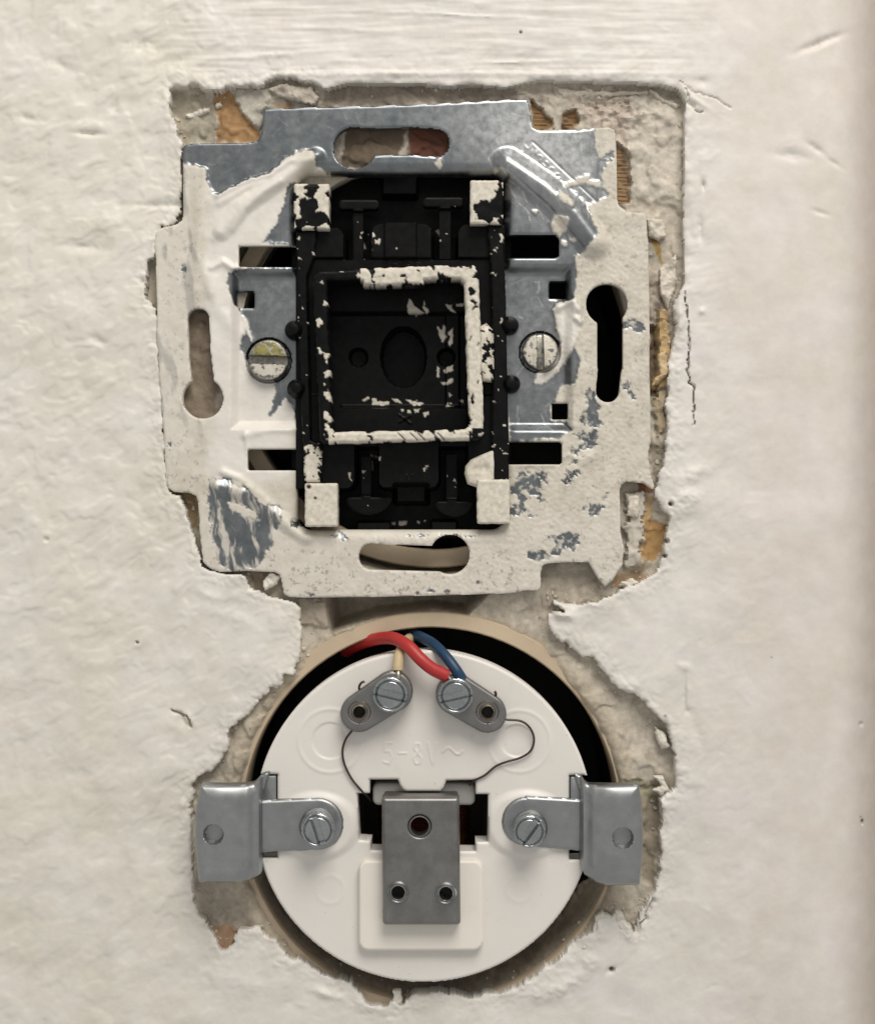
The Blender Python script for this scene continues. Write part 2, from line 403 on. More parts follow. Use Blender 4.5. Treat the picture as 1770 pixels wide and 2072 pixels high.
# small knocks, trowel nicks and pimples scattered over the paint
for k in range(420):
    cx = rng.uniform(-60, 1830); cy = rng.uniform(-60, 2130); big = rng.rand() ** 3
    sx = 3 + 20 * big + 5 * rng.rand(); sy = 2 + 7 * big; rot = rng.uniform(-1.2, .6); am = (rng.choice([-1, 1]) * (.04 + .10 * big * rng.rand()))
    if cx > 1450: am *= .55
    i0, i1 = np.searchsorted(xs, [cx - 3 * sx, cx + 3 * sx]); j0, j1 = np.searchsorted(ys, [cy - 3 * sx, cy + 3 * sx])
    if i1 > i0 and j1 > j0:
        xx, yy = X[j0:j1, i0:i1], Y[j0:j1, i0:i1]
        wrp = 3 * fbm(xx, yy, 12, 2, 63)
        Z[j0:j1, i0:i1] += am * ga(xx + wrp, yy + wrp, cx, cy, sx, sy, rot)
wy = Y + 9 * fbm(X, Y, 260, 2, 61)
Z += top * (.085 * fbm(X * .09, wy, 17, 3, 71) + .03 * fbm(X * .05, wy, 6, 2, 77))
left = sst(480, 250, X)
Z += left * (.10 * sst(-.1, .6, fbm(X + .8 * Y, Y, 80, 2, 81)))
right = sst(1420, 1560, X); Z = Z * (1 - .45 * right)
nwk = fbm(X, Y, 18, 3, 66)
for (cx, cy, sx, sy, r, a) in ((290, 92, 45, 16, .1, -.55), (345, 125, 50, 9, -.2, -.35), (180, 270, 26, 5, .05, -.7), (185, 255, 30, 10, .0, .3),
    (330, 415, 60, 7, .0, -.45), (365, 415, 10, 14, .3, -.5), (170, 500, 42, 10, .1, -.4), (205, 450, 60, 20, 0, .3), (200, 690, 22, 10, .5, -.5), (175, 790, 16, 30, -.5, -.3),
    (290, 570, 5, 9, 0, -.8), (300, 590, 4, 5, 0, -.5), (60, 240, 30, 8, .2, -.4), (120, 130, 40, 10, .4, -.35), (230, 215, 8, 16, 0, -.4),
    (1600, 315, 30, 9, .15, -.38), (1600, 290, 24, 16, 0, .2), (1660, 85, 45, 7, -.4, -.7), (1420, 165, 16, 10, 0, -.4), (1422, 375, 4, 10, 0, -.9), (1416, 460, 5, 22, 0, -.6),
    (1422, 340, 8, 30, 0, .3), (1418, 630, 7, 7, 0, .4), (1660, 430, 16, 5, .3, -.28), (1690, 330, 20, 5, .5, -.3), (1650, 300, 20, 6, .6, -.4),
    (1384, 1010, 30, 26, 0, .9), (1400, 960, 40, 16, -.3, .7), (1362, 1040, 20, 22, .3, .5), (1375, 880, 22, 40, .1, .35), (1376, 640, 10, 50, 0, .55), (1372, 760, 8, 40, 0, .35),
    (1290, 80, 40, 6, 0, .15), (1386, 190, 8, 24, -.3, .5), (1410, 205, 26, 5, .6, .35),
    (1384, 1400, 4, 42, 0, -.35), (1390, 1440, 6, 6, 0, -.3), (1392, 1400, 6, 40, 0, .25), (1385, 1350, 14, 8, .4, .35), (1410, 1480, 10, 40, -.3, -.3),
    (425, 1205, 25, 8, .3, .3), (470, 1250, 60, 14, .3, .25), (370, 1460, 10, 14, -.5, -.8), (383, 1455, 8, 14, -.5, .6), (560, 1250, 30, 20, .4, .35),
    (535, 1185, 18, 12, -.4, .9), (1245, 1845, 30, 12, -.5, .9), (1205, 1890, 16, 28, .5, .9), (1270, 1885, 12, 18, -.3, .8), (1190, 1945, 22, 20, .4, .7), (1150, 1990, 40, 16, -.5, .6),
    (1100, 2010, 40, 16, -.3, .5), (1236, 1962, 12, 6, -.6, -.5), (660, 2010, 40, 10, .3, .6), (760, 2035, 30, 14, 0, .5), (830, 2030, 40, 12, 0, .4), (1340, 1630, 14, 26, 0, .5),
    (1140, 1245, 22, 8, .3, .9), (1150, 1220, 18, 5, .5, -.5), (1170, 1290, 40, 20, .3, .3), (500, 1880, 24, 14, 0, .4), (470, 1990, 60, 20, .2, .2), (900, 30, 160, 4, .04, .2), (700, 60, 120, 5, .06, .22),
    (560, 110, 120, 5, -.08, .25), (1050, 125, 140, 4, -.03, .2), (820, 150, 240, 7, 0, .35), (1200, 150, 160, 6, 0, .25)):
    Z += .7 * a * ga(X, Y, cx + 0 * X, cy, sx, sy, r) * (1 + .35 * nwk)
ckx = 3.5 * fbm(X, Y, 16, 3, 67); cky = 3.0 * fbm(X, Y, 16, 3, 68); ckw = np.clip(1 + .7 * fbm(X, Y, 22, 2, 69), .35, 2)
for pts, wd, dep in (([(1383, 590), (1390, 630), (1394, 700), (1392, 745), (1393, 775), (1402, 782), (1404, 830), (1402, 860)], 1.5, .7), ([(1375, 165), (1400, 185), (1420, 190), (1440, 195), (1475, 215)], 1.8, .28),
    ([(1386, 180), (1392, 205), (1404, 222), (1420, 226)], 2.4, .5), ([(350, 1438), (375, 1448), (385, 1468)], 2.4, .9), ([(1320, 1820), (1305, 1860), (1288, 1888)], 3, .8),
    ([(1822, 1620), (1821, 1650)], 2, .3), ([(1753, 1660), (1752, 1675)], 2, .5)):
    Z -= dep * np.exp(-(line_d(X + ckx, Y + cky, pts) / (wd * ckw)) ** 2)
Z += .25 * np.exp(-(edge / 14) ** 2) * fbm(X, Y, 40, 2, 91) + .18 * np.exp(-(edge / 9) ** 2) * rough_w
Z -= rnd(11.0, np.minimum(Dw, 0), .75) * (.45 + .55 * rough_w)
Z += rough_w * np.exp(-((edge - 16) / 16) ** 2) * .16 * np.abs(fbm(X, Y, 24, 3, 95))
# divots and pits
for (cx, cy, r, dp) in ((1356, 1020, 4.5, 1.2), (1053, 65, 2.2, .5), (278, 1300, 3, .5), (1348, 1095, 5, 1.5), (1345, 1125, 4, 1.2), (1340, 760, 4, 1.2), (1750, 1470, 5, .35), (95, 1092, 5, .3), (296, 577, 4, .5), (1238, 1962, 5, 1.0)):
    Z -= dp * np.exp(-((np.hypot(X - cx, Y - cy)) / r) ** 4)
# the wall rounds off towards the reveal on the right
rb = np.clip(X - 1655, 0, None); Z -= np.where(rb < 500, rb ** 2 / 250. * .071, 500 ** 2 / 250. * .071 + (rb - 500) * 4 * .071)
n1 = fbm(X, Y, 150, 3, 101); n2 = fbm(X, Y, 40, 3, 111)
base = np.array([.735, .710, .668])
col = base[None, None, :] * (1 + .035 * n1 + .02 * n2)[..., None] * np.stack([1 + 0 * n1, 1 + .006 * n2, 1 + .03 * n1], -1)
band = sst(1690, 1800, X + 14 * n1)[..., None]; col = col * (1 - band * np.array([.22, .25, .28]))  # shade of the rounded right edge, painted into the wall colour
col = col * (1 - sst(700, 200, X)[..., None] * np.array([.0, .0, .035]))
pinkish = sst(1350, 1600, X)[..., None]; col = col * (1 - pinkish) + pinkish * col * np.array([.97, .945, .935])
grime = (sst(.25, .6, fbm(X, Y, 30, 3, 121)) * np.exp(-(edge / 16) ** 2) * .35)[..., None]
col = col * (1 - grime) + grime * np.array([.40, .36, .29])
for (cx, cy, r) in ((1053, 65, 3.2), (278, 1300, 3.2), (1356, 1020, 4), (1348, 1095, 5), (1345, 1125, 4), (1340, 760, 4), (1753, 1667, 4), (430, 1010, 2), (1400, 860, 2), (1560, 1330, 2), (1236, 1960, 5), (520, 300, 2), (1345, 1448, 3)):
    s = np.exp(-((np.hypot(X - cx, Y - cy)) / r) ** 4)[..., None]; col = col * (1 - .75 * s) + .75 * s * np.array([.12, .10, .08])
cr = np.exp(-(line_d(X + ckx, Y + cky, [(1383, 590), (1390, 630), (1394, 700), (1392, 745), (1393, 775), (1402, 782), (1404, 830)]) / 1.6) ** 2)[..., None]
col = col * (1 - .6 * cr) + .6 * cr * np.array([.15, .12, .09])
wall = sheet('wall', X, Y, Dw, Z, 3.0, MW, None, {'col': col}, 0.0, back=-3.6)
wall['kind'] = 'structure'; wall['label'] = 'rough off-white painted plaster wall with a torn opening'

# bare patch: the old plaster seen inside the torn opening
X, Y = grid(270, 130, 1420, 2085, 3.0)
Dp = poly_sdf(X, Y, HOLE) - 26
U1 = (878, 715); U2 = (870, 1646)
r1 = np.where(Y > 900, 424., 396.)
c1 = np.hypot(X - U1[0], Y - U1[1]) - r1; c2 = np.hypot(X - U2[0], Y - U2[1]) - (384 - 33 * sst(1660, 1860, Y)) - 5 * fbm(X, Y, 30, 2, 5)
Dpp = np.maximum(Dp, np.maximum(-c1, -c2))
gran = np.clip(ga(X, Y, 1230, 215, 95, 45, .4) + ga(X, Y, 610, 190, 45, 30) + .7 * ga(X, Y, 1335, 640, 25, 90) + .6 * ga(X, Y, 1330, 920, 20, 60) + .5 * ga(X, Y, 1000, 195, 160, 14) + .8 * ga(X, Y, 1040, 1965, 90, 30, -.5) + .5 * ga(X, Y, 420, 1560, 60, 60), 0, 1)
Z = -2.3 + .30 * fbm(X, Y, 90, 3, 131) + .12 * fbm(X, Y, 22, 3, 141) + gran * (.5 * fbm(X, Y, 16, 4, 151, .6) + .5)
Z += .8 * sst(1130, 1330, X) * sst(330, 200, Y) * 0 + .35 * sst(.1, .4, fbm(X, Y, 50, 2, 161))
deep = poly_sdf(X, Y, [(664, 1195), (985, 1195), (945, 1240), (870, 1232), (760, 1246), (672, 1275)])
Z -= 9 * sst(8, -14, deep)
rr2 = np.hypot(X - U2[0], Y - U2[1]); Z = np.where(Y > 1200, Z - .5 * np.exp(-((rr2 - 384) / 22) ** 2) * sst(300, 200, np.abs(X - 870)), Z)
Z -= 7.0 * sst(30, 14, c1) * sst(950, 1050, Y) * sst(1215, 1190, Y)
Z -= 6.5 * sst(398, 348, rr2) ** 1.5 * sst(1640, 1800, Y)
Z += 1.1 * sst(380, 392, rr2) * sst(1240, 1330, Y) * np.exp(-((rr2 - 405) / 25) ** 2) * sst(180, 330, np.abs(X - 870))
col = np.ones(X.shape + (3,)) * np.array([.60, .55, .46]); nn = fbm(X, Y, 60, 4, 171)
col *= (1 + .16 * nn)[..., None]
def tint(poly, c, rag=6, soft=2.5, amt=1.0, seed=200, dz=0):
    global col, Z
    d = poly_sdf(X, Y, poly) + rag * fbm(X, Y, 22, 3, seed)
    m = sst(soft, -soft, d) * amt
    col = col * (1 - m[..., None]) + m[..., None] * np.array(c) * (1 + .12 * nn)[..., None]
    Z = Z + dz * m
    return m
tint([(470, 480), (610, 480), (610, 560), (470, 560)], (.2, .18, .14), 2, seed=233, dz=-3)  # plaster behind the two left plate slots, shade put into its colour
tint([(490, 890), (620, 890), (620, 970), (490, 970)], (.2, .18, .14), 2, seed=234, dz=-3)
tint(A((170, 130), (380, 120), (450, 250), (450, 440), (250, 450), (200, 330)), (.47, .43, .34), 8, seed=203, dz=-.2)
tint(A((560, 110), (820, 110), (760, 240), (740, 390), (610, 260)), (.60, .57, .49), 8, seed=204, dz=.4)
tint(A((425, 120), (545, 108), (610, 250), (740, 385), (735, 440), (455, 446), (465, 270)), (.46, .275, .13), 5, seed=201, dz=-.3)
tint(A((820, 200), (940, 190), (930, 245), (840, 235)), (.50, .36, .22), 5, seed=202)
tint([(660, 165), (1030, 165), (1060, 205), (650, 215)], (.37, .32, .26), 6, seed=205)
hb1 = tint(B((728, 185), (790, 230), (850, 300), (865, 365), (735, 365)), (.30, .185, .085), 5, seed=206, dz=-.8)
hb2 = tint(B((930, 270), (1010, 230), (1040, 300), (990, 365), (925, 365)), (.30, .185, .085), 5, seed=207, dz=-.8)
hb3 = tint(B((1255, 440), (1350, 520), (1352, 830), (1262, 840)), (.33, .215, .115), 4, seed=208, dz=-1.0)
hb = np.clip(hb1 + hb2 + hb3, 0, 1); Z += hb * .08 * np.sin(Y * 2 * np.pi / 8.0 + .5 * fbm(X, Y, 40, 2, 9))
tint(B((1000, 170), (1400, 170), (1400, 400), (1260, 480), (1100, 350)), (.63, .54, .46), 14, 8, .8, 209)
tint(B((1350, 130), (1690, 180), (1690, 800), (1370, 830), (1330, 500)), (.70, .65, .56), 10, 8, .9, 210, dz=.4)
tint(B((1465, 1040), (1520, 1040), (1560, 1220), (1545, 1215)), (.47, .32, .13), 3, seed=211)
tint(B((1480, 1230), (1560, 1300), (1600, 1600), (1480, 1620)), (.42, .35, .29), 8, 5, .8, 212)
tint(Q((1470, -120), (1520, -120), (1520, 330), (1475, 330)), (.25, .18, .12), 4, seed=213, dz=-1.2)
tint(Q((1520, -220), (1590, -200), (1605, 120), (1590, 250), (1490, 290), (1490, 215), (1525, 160)), (.56, .40, .20), 5, seed=214, dz=.9)
tint(Q((1500, 310), (1580, 300), (1570, 560), (1520, 580)), (.52, .43, .29), 6, seed=215, dz=.6)
tint(Q((1465, 640), (1580, 620), (1560, 850), (1490, 820)), (.40, .355, .28), 8, seed=216)
tint(Q((1400, 880), (1500, 880), (1500, 930), (1400, 950)), (.32, .15, .08), 4, seed=217)
tint(Q((1440, 1000), (1500, 960), (1450, 1400), (1400, 1430)), (.55, .40, .21), 5, seed=218, dz=.3)
tint(Q((1450, 1125), (1520, 1110), (1600, 1150), (1575, 1290), (1500, 1380), (1430, 1340)), (.47, .29, .12), 5, seed=219, dz=-.2)
tint(Q((1250, 1470), (1420, 1420), (1470, 1480), (1330, 1545), (1240, 1540)), (.44, .31, .19), 6, seed=220)
tint(Q((1330, 960), (1440, 940), (1420, 1390), (1320, 1420)), (.66, .62, .54), 9, 3, 1, 221, dz=1.1)
tint(Q((790, 1380), (1100, 1375), (1190, 1560), (900, 1700), (700, 1700), (790, 1560)), (.47, .42, .345), 10, 6, .9, 222)
tint(C((225, 940), (345, 930), (350, 1170), (290, 1170), (255, 1050)), (.36, .27, .15), 5, seed=223)
tint(C((650, 1430), (800, 1430), (780, 1560), (700, 1560)), (.40, .33, .25), 6, seed=224)
tint(C((960, 1600), (1200, 1600), (1190, 1790), (980, 1770)), (.50, .44, .36), 6, seed=225, dz=.5)
tint(G((175, 1150), (300, 1110), (385, 1165), (345, 1270), (280, 1340), (225, 1250)), (.46, .30, .19), 4, seed=226, dz=.6)
tint(G((60, 830), (380, 830), (520, 1130), (150, 1130)), (.50, .445, .37), 8, 5, .9, 227)
tint(H((1380, 120), (1520, 800), (1600, 850), (1640, 300), (1600, 180)), (.36, .31, .23), 8, 6, .85, 228, dz=-.8)
tint(F((1330, 1240), (1620, 1280), (1600, 1420), (1330, 1300)), (.42, .40, .27), 8, 6, .7, 229)
tint([(700, 230), (830, 240), (800, 345), (690, 340)], (.17, .13, .09), 6, seed=230)
tint([(826, 245), (915, 250), (920, 330), (826, 320)], (.17, .065, .04), 5, seed=231)
tint([(360, 610), (440, 610), (440, 870), (360, 870)], (.25, .195, .135), 8, 5, .9, 232)
dk = sst(.36, .6, fbm(X, Y, 24, 4, 240)) * (.22 + .4 * gran)
col = col * (1 - dk[..., None]) + dk[..., None] * np.array([.16, .125, .09])
ringm = (np.exp(-((rr2 - 400) / 20) ** 2) * (Y > 1200))[..., None] * .5
col = col * (1 - ringm) + ringm * np.array([.52, .44, .32])
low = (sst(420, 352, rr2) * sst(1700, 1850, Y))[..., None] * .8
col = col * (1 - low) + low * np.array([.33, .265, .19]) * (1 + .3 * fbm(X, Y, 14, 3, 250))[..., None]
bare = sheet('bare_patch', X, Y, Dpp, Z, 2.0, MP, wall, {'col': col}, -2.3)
bare['label'] = 'bare old plaster inside the torn opening'

prism('masonry', [(-1400, -1400), (1900, -1400), (1900, 3400), (-1400, 3400)], -45, -36, MP, wall, 0)
bm = bmesh.new(); cnt = 0
hx = np.array(HOLE)
while cnt < 340:
    k = rng.randint(len(hx)); p = hx[k] + (hx[(k + 1) % len(hx)] - hx[k]) * rng.rand(); p = p + rng.normal(0, 12, 2)
    i = int(round((p[0] - 270) / 3)); j = int(round((p[1] - 130) / 3))
    if not (0 <= i < X.shape[1] and 0 <= j < X.shape[0]) or Dpp[j, i] > -4 or Dp[j, i] > -30: continue
    cnt += 1; r = (1.3 + 4.2 * rng.rand() ** 2.5) * PX
    c = Vector(W(p[0], p[1], Z[j, i] + r / MM * .25, -2.3))
    q = bmesh.ops.create_icosphere(bm, subdivisions=1, radius=1.0)
    sc = rng.uniform(.6, 1.3, 3) * r
    for v in q['verts']:
        f = 1 + .22 * rng.randn(); v.co = c + Vector((v.co.x * sc[0], v.co.y * sc[1] * .7, v.co.z * sc[2])) * f
crumbs = bm_obj('plaster_crumbs', bm, MCRUMB, bare, smooth=False); crumbs['kind'] = 'stuff'; crumbs['label'] = 'loose crumbs of plaster and paint'
def flake(poly, h, mat, c, amp=.5, tilt=(0, 0), step=1.6, thick=.7, seed=1):
    px = [p[0] for p in poly]; py = [p[1] for p in poly]
    X, Y = grid(min(px) - 8, min(py) - 8, max(px) + 8, max(py) + 8, step)
    D = poly_sdf(X, Y, poly) + 2.2 * fbm(X, Y, 10, 2, seed)
    mx, my = sum(px) / len(px), sum(py) / len(py)
    Z = h + .7 * amp * fbm(X, Y, 30, 2, seed + 3, .35) + .09 * fbm(X, Y, 8, 2, seed + 5) + tilt[0] * (X - mx) / 30 + tilt[1] * (Y - my) / 30 - rnd(5, np.minimum(D, 0), .45)
    cc = np.ones(X.shape + (3,)) * np.array(c) * (1 + .12 * fbm(X, Y, 20, 3, seed + 9))[..., None]
    o = sheet('paint_flake', X, Y, D, Z, thick, mat, wall, {'col': cc}, h); return o
WH = (.72, .685, .61)
flake(H((1205, 1050), (1250, 1015), (1310, 1045), (1290, 1110), (1180, 1190), (1150, 1290), (1110, 1260), (1190, 1150)), .2, MW, WH, .8, (0, .2), seed=301)
flake(H((1335, 1005), (1380, 1010), (1400, 1080), (1470, 1190), (1440, 1225), (1390, 1160), (1340, 1090)), .1, MW, WH, .8, seed=302)
flake(F((1600, 1240), (1660, 1235), (1690, 1330), (1640, 1370), (1590, 1330), (1640, 1300)), -.6, MW, WH, .7, seed=303)
flake(F((1600, 900), (1660, 940), (1700, 1040), (1650, 1060), (1610, 980)), -.9, MW, WH, .7, seed=304)
flake(C((750, 1500), (800, 1440), (860, 1470), (840, 1520), (760, 1560)), -.3, MW, WH, .6, (0, -.3), seed=305)
flake(Q((1340, 965), (1420, 950), (1400, 1100), (1335, 1080)), -.7, MW, (.66, .61, .52), .5, seed=306)
flake(Q((1520, 60), (1580, 40), (1600, 180), (1530, 250), (1490, 265), (1500, 220), (1540, 190)), -.6, MW, (.56, .42, .24), .6, seed=307)
flake(Q((1290, 1510), (1370, 1480), (1410, 1510), (1340, 1540)), -.4, MW, WH, .4, seed=308)
flake(A((780, 100), (900, 70), (1050, 90), (1110, 160), (1080, 205), (940, 180), (850, 150)), -1.0, MP, (.60, .54, .46), .8, seed=309)
flake(B((870, 85), (1000, 110), (1240, 120), (1480, 115), (1470, 135), (1200, 155), (980, 150), (930, 160)), -1.5, MW, (.56, .51, .43), .3, seed=310)
flake(B((1470, 110), (1500, 110), (1600, 190), (1690, 205), (1640, 225), (1550, 190)), -1.2, MW, (.58, .53, .45), .3, seed=311)
flake(B((1455, 920), (1570, 930), (1580, 1040), (1530, 1060), (1470, 1035)), -.8, MW, (.62, .575, .49), .6, seed=312)
flake(B((1540, 1240), (1640, 1150), (1650, 1330), (1590, 1500), (1540, 1380)), -1.0, MW, (.62, .57, .49), .7, seed=313)
flake(A((230, 280), (330, 240), (430, 210), (410, 250), (300, 290)), -1.7, MW, WH, .3, seed=314)
flake(A((445, 210), (480, 180), (495, 215), (460, 225)), -1.7, MW, WH, .3, seed=315)
flake(G((1440, 1590), (1500, 1590), (1510, 1700), (1450, 1690)), -.2, MW, WH, .6, seed=316)
flake(Q((1105, 1375), (1250, 1330), (1300, 1400), (1235, 1500), (1195, 1535), (1130, 1440)), .1, MW, (.62, .585, .50), .4, seed=317)
flake(G((430, 1040), (500, 1100), (570, 1200), (550, 1230), (500, 1180)), -1.2, MW, (.50, .455, .37), .3, seed=318)

# ------------------------------------------------------------------ wall boxes behind the two devices
def wall_box(name, label, cx, cy, rin, rout, h, ref, depth=-32):
    t = thing(name, label, 'wall box', cx, cy, depth, 'round wall boxes sunk in the plaster')
    lathe('rim', cx, cy, [(rin, h - 7.2), (rin, h - .4), (rin + 3, h), (rout - 3, h), (rout, h - .4), (rout, h - 12)], MBEIGE, t, ref)
    lathe('box_interior', cx, cy, [(rin + .5, h - 7.0), (rin + .5, depth), (0, depth)], MDARK, t, ref)
    return t
wall_box('wall_box', 'upper round wall box mostly hidden behind the switch plate', 878, 715, 397, 434, -4.6, -4.6)
wall_box('wall_box', 'lower round wall box with beige rim around the white buzzer', 872, 1648, 378, 410, -1.9, -1.9)

# ------------------------------------------------------------------ light switch
sw = thing('light_switch', 'paint-smeared metal switch plate with a bare black insert and no cover', 'light switch', 820, 710, -12)
PLATE = (A((755, 234), (1000, 225), (1400, 215)) + B((0, 205), (200, 196), (400, 185), (640, 172), (690, 172), (705, 180), (722, 240), (730, 320), (742, 350), (775, 366), (1000, 368), (1140, 352), (1215, 350), (1250, 365), (1262, 400), (1266, 600), (1268, 800), (1280, 845), (1330, 884), (1390, 890), (1445, 887), (1455, 910), (1458, 1000), (1468, 1100), (1475, 1770))
 + Q((1475, 100), (1480, 620), (1464, 700), (1480, 820), (1505, 900), (1495, 920), (1440, 880), (1330, 868), (1298, 890), (1285, 925), (1288, 1180), (1310, 1290), (1300, 1400), (1235, 1500), (1190, 1530), (1150, 1480), (1090, 1380), (1000, 1378), (840, 1385), (800, 1400), (788, 1440), (785, 1540), (770, 1560), (700, 1555), (600, 1575), (300, 1585), (0, 1592))
 + C((1400, 1600), (1000, 1603), (920, 1600), (885, 1580), (870, 1500), (860, 1460), (820, 1440), (640, 1435), (480, 1440), (420, 1420), (375, 1380), (355, 1200), (345, 1000), (330, 960), (290, 942), (190, 935), (155, 910), (143, 880), (120, 500), (85, 0))
 + A((80, 1300), (70, 1060), (80, 1010), (115, 985), (210, 962), (240, 940), (252, 900), (246, 560), (245, 480), (262, 460), (320, 450), (650, 446), (715, 435), (740, 395), (748, 340)))
X, Y = grid(300, 190, 1335, 1225, 2.2)
D = poly_sdf(X, Y, PLATE)
cap = lambda a, b, r: line_d(X, Y, [a, b]) - r
holes = [circ(X, Y, 717, 299, 42), cap((735, 288), (840, 285), 27.5), cap((840, 286), (881, 289), 28),
         cap((402, 646), (405, 720), 22), cap((405, 720), (412, 780), 22.5), circ(X, Y, 411, 806, 41),
         circ(X, Y, 1227, 616, 42), cap((1234, 640), (1234, 740), 26), cap((1234, 740), (1229, 790), 24),
         circ(X, Y, 910, 1122, 40), cap((752, 1127), (900, 1131), 26), cap((752, 1124), (790, 1128), 25),
         rrect(X, Y, 483, 497, 640, 541, 5), rrect(X, Y, 980, 475, 1131, 522, 9), rrect(X, Y, 501, 909, 640, 952, 5), rrect(X, Y, 980, 894, 1137, 940, 7),
         rrect(X, Y, 478, 588, 513, 622, 3), rrect(X, Y, 1112, 568, 1147, 603, 3), rrect(X, Y, 1117, 815, 1150, 848, 3),
         rrect(X, Y, 601, 352, 1020, 1072, 26)]
slotmin = holes[0]
for hh in holes[1:]: slotmin = np.minimum(slotmin, hh)
opening = holes[-1]
D = np.maximum(D, -slotmin)
# pressed relief of the steel (mm)
Z = np.full(X.shape, .25)
lp = rrect(X, Y, 462, 541, 640, 874, 6); rp = rrect(X, Y, 990, 532, 1163, 878, 6)
Z -= 1.25 * sst(-2, -24, lp) + 1.25 * sst(-2, -24, rp)
Z -= 1.5 * (1 - np.sqrt(np.clip(1 - np.clip(1 - opening / 24, 0, 1) ** 2, 0, 1))) * (1 - sst(0, -20, np.minimum(lp, rp)))
for pts, wd, hgt in (([(1026, 333), (1100, 383), (1160, 436), (1202, 492)], 38, 1.7), ([(640, 318), (560, 370), (490, 420), (450, 470)], 22, .8), ([(440, 985), (500, 1000), (560, 1045), (620, 1085)], 22, .6)):
    Z += hgt * np.cos(np.clip(line_d(X, Y, pts) / wd, 0, 1) * np.pi / 2) ** 1.6
for pts in ([(1078, 287), (1140, 345), (1207, 408)], [(1031, 351), (1110, 420), (1181, 505)], [(1212, 263), (1206, 410)]):
    Z -= .09 * np.exp(-(line_d(X, Y, pts) / 1.8) ** 2)
for cx_, cy_, r_ in ((542, 728, 42), (1093, 711, 38)): Z -= 1.0 * sst(r_ + 5, r_ + 2, np.hypot(X - cx_, Y - cy_))
# stamped marks along the rib (worn to dots and arcs)
for k in range(11):
    t = k / 10; cx = 1068 + 118 * t; cy = 296 + 122 * t
    if 5 < k < 8: continue
    Z += .055 * np.exp(-((np.hypot(X - cx, Y - cy) - 5.0) / 2.0) ** 2) * (np.sin(np.arctan2(Y - cy, X - cx) * (1 + k % 2) + k) > -.4)
    Z += .04 * np.exp(-((np.hypot(X - cx + 12, Y - cy - 12)) / 3.2) ** 2)
# paint: where it lies
def msk(poly, rag=7, size=24, seed=400): return poly_sdf(X, Y, poly) + rag * fbm(X, Y, size, 4, seed, .6)
bare_up = msk(A((200, 400), (245, 572), (290, 590), (385, 605), (400, 680), (440, 775), (470, 780), (600, 710), (700, 668), (790, 650), (850, 590), (900, 540), (960, 508), (1020, 495), (1065, 505), (1090, 560), (1085, 590), (1170, 640), (1165, 695), (1100, 690), (950, 690), (905, 735), (880, 850), (830, 960), (750, 1080), (950, 1090), (1770, 1090))
 + B((570, 1200), (900, 1200), (985, 1200), (1000, 1170), (1060, 1130), (1100, 1090), (1150, 1030), (1110, 940), (1085, 850), (1120, 830), (1200, 800), (1215, 770), (1170, 720), (1180, 640), (1210, 560), (1150, 545), (1135, 480), (1133, 360), (1133, 100), (0, 0)) + A((700, 100), (500, 200)), 3.5, 20, 401)
bare_lb = msk(A((530, 1265), (700, 1235), (1000, 1225)) + C((1060, 330), (1015, 455), (960, 470), (935, 400), (885, 335), (860, 380), (800, 462), (780, 460), (815, 380), (830, 300), (810, 215), (760, 215), (660, 150), (600, 10), (640, -90)) + A((680, 1700), (660, 1600), (600, 1500), (560, 1440), (520, 1350)), 3, 18, 402)
bare_rb = msk(B((560, 1150), (1000, 1170), (1008, 1240), (1020, 1280), (1005, 1340), (1000, 1440), (900, 1455), (870, 1500), (880, 1580), (920, 1700)) + Q((900, 20), (860, 110), (770, 170), (750, 240), (800, 250), (900, 170), (1000, 20), (1040, 110), (1000, 250), (930, 255), (895, 300), (880, 365), (850, 400), (860, 480), (950, 485), (980, 545), (900, 600), (600, 620), (560, 200)), 3, 18, 403)
blb = msk(C((440, 835), (400, 920), (395, 1010), (430, 1220), (490, 1425), (640, 1430), (740, 1390), (790, 1290), (820, 1200), (850, 1130), (890, 1110), (850, 1020), (790, 1015), (730, 1020), (690, 960), (640, 905), (560, 880), (510, 840)), 10, 26, 404)
nz = fbm(X, Y, 30, 5, 410, .65)
blobs = np.zeros_like(X)
for cx, cy, sx, sy, a in ((1070, 985, 55, 45, .85), (1060, 960, 30, 25, .6), (1195, 850, 26, 55, .95), (1185, 900, 40, 34, .75), (1150, 955, 40, 40, .6), (1190, 1030, 34, 18, .85), (1045, 1030, 26, 24, .85), (1142, 1095, 34, 26, 1.15), (1085, 1125, 26, 14, .95), (1130, 1112, 20, 16, .8),
    (1283, 662, 28, 14, 1.25), (1267, 778, 18, 12, .95), (1280, 800, 12, 14, .85), (1195, 800, 14, 20, .8), (1230, 318, 14, 18, .9), (1075, 1043, 18, 8, .7), (880, 1198, 120, 8, .6), (640, 1203, 60, 8, .5),
    (372, 545, 8, 30, .75), (470, 850, 4, 4, 0), (345, 905, 10, 30, .6), (520, 1080, 40, 40, .4), (1215, 1000, 30, 40, .45), (960, 1180, 50, 20, .4), (690, 1085, 30, 14, .8), (880, 1084, 130, 8, .6), (600, 1058, 26, 14, .9)):
    blobs = np.maximum(blobs, a * ga(X, Y, cx, cy, sx, sy))
bl = .62 - blobs - .55 * nz * (.3 + blobs)             # <0 bare
paintD = np.minimum(np.minimum(np.minimum(bare_up, bare_lb), bare_rb), blb)   # >0 painted (units)
pm = np.minimum(paintD / 3.0, bl * 14)
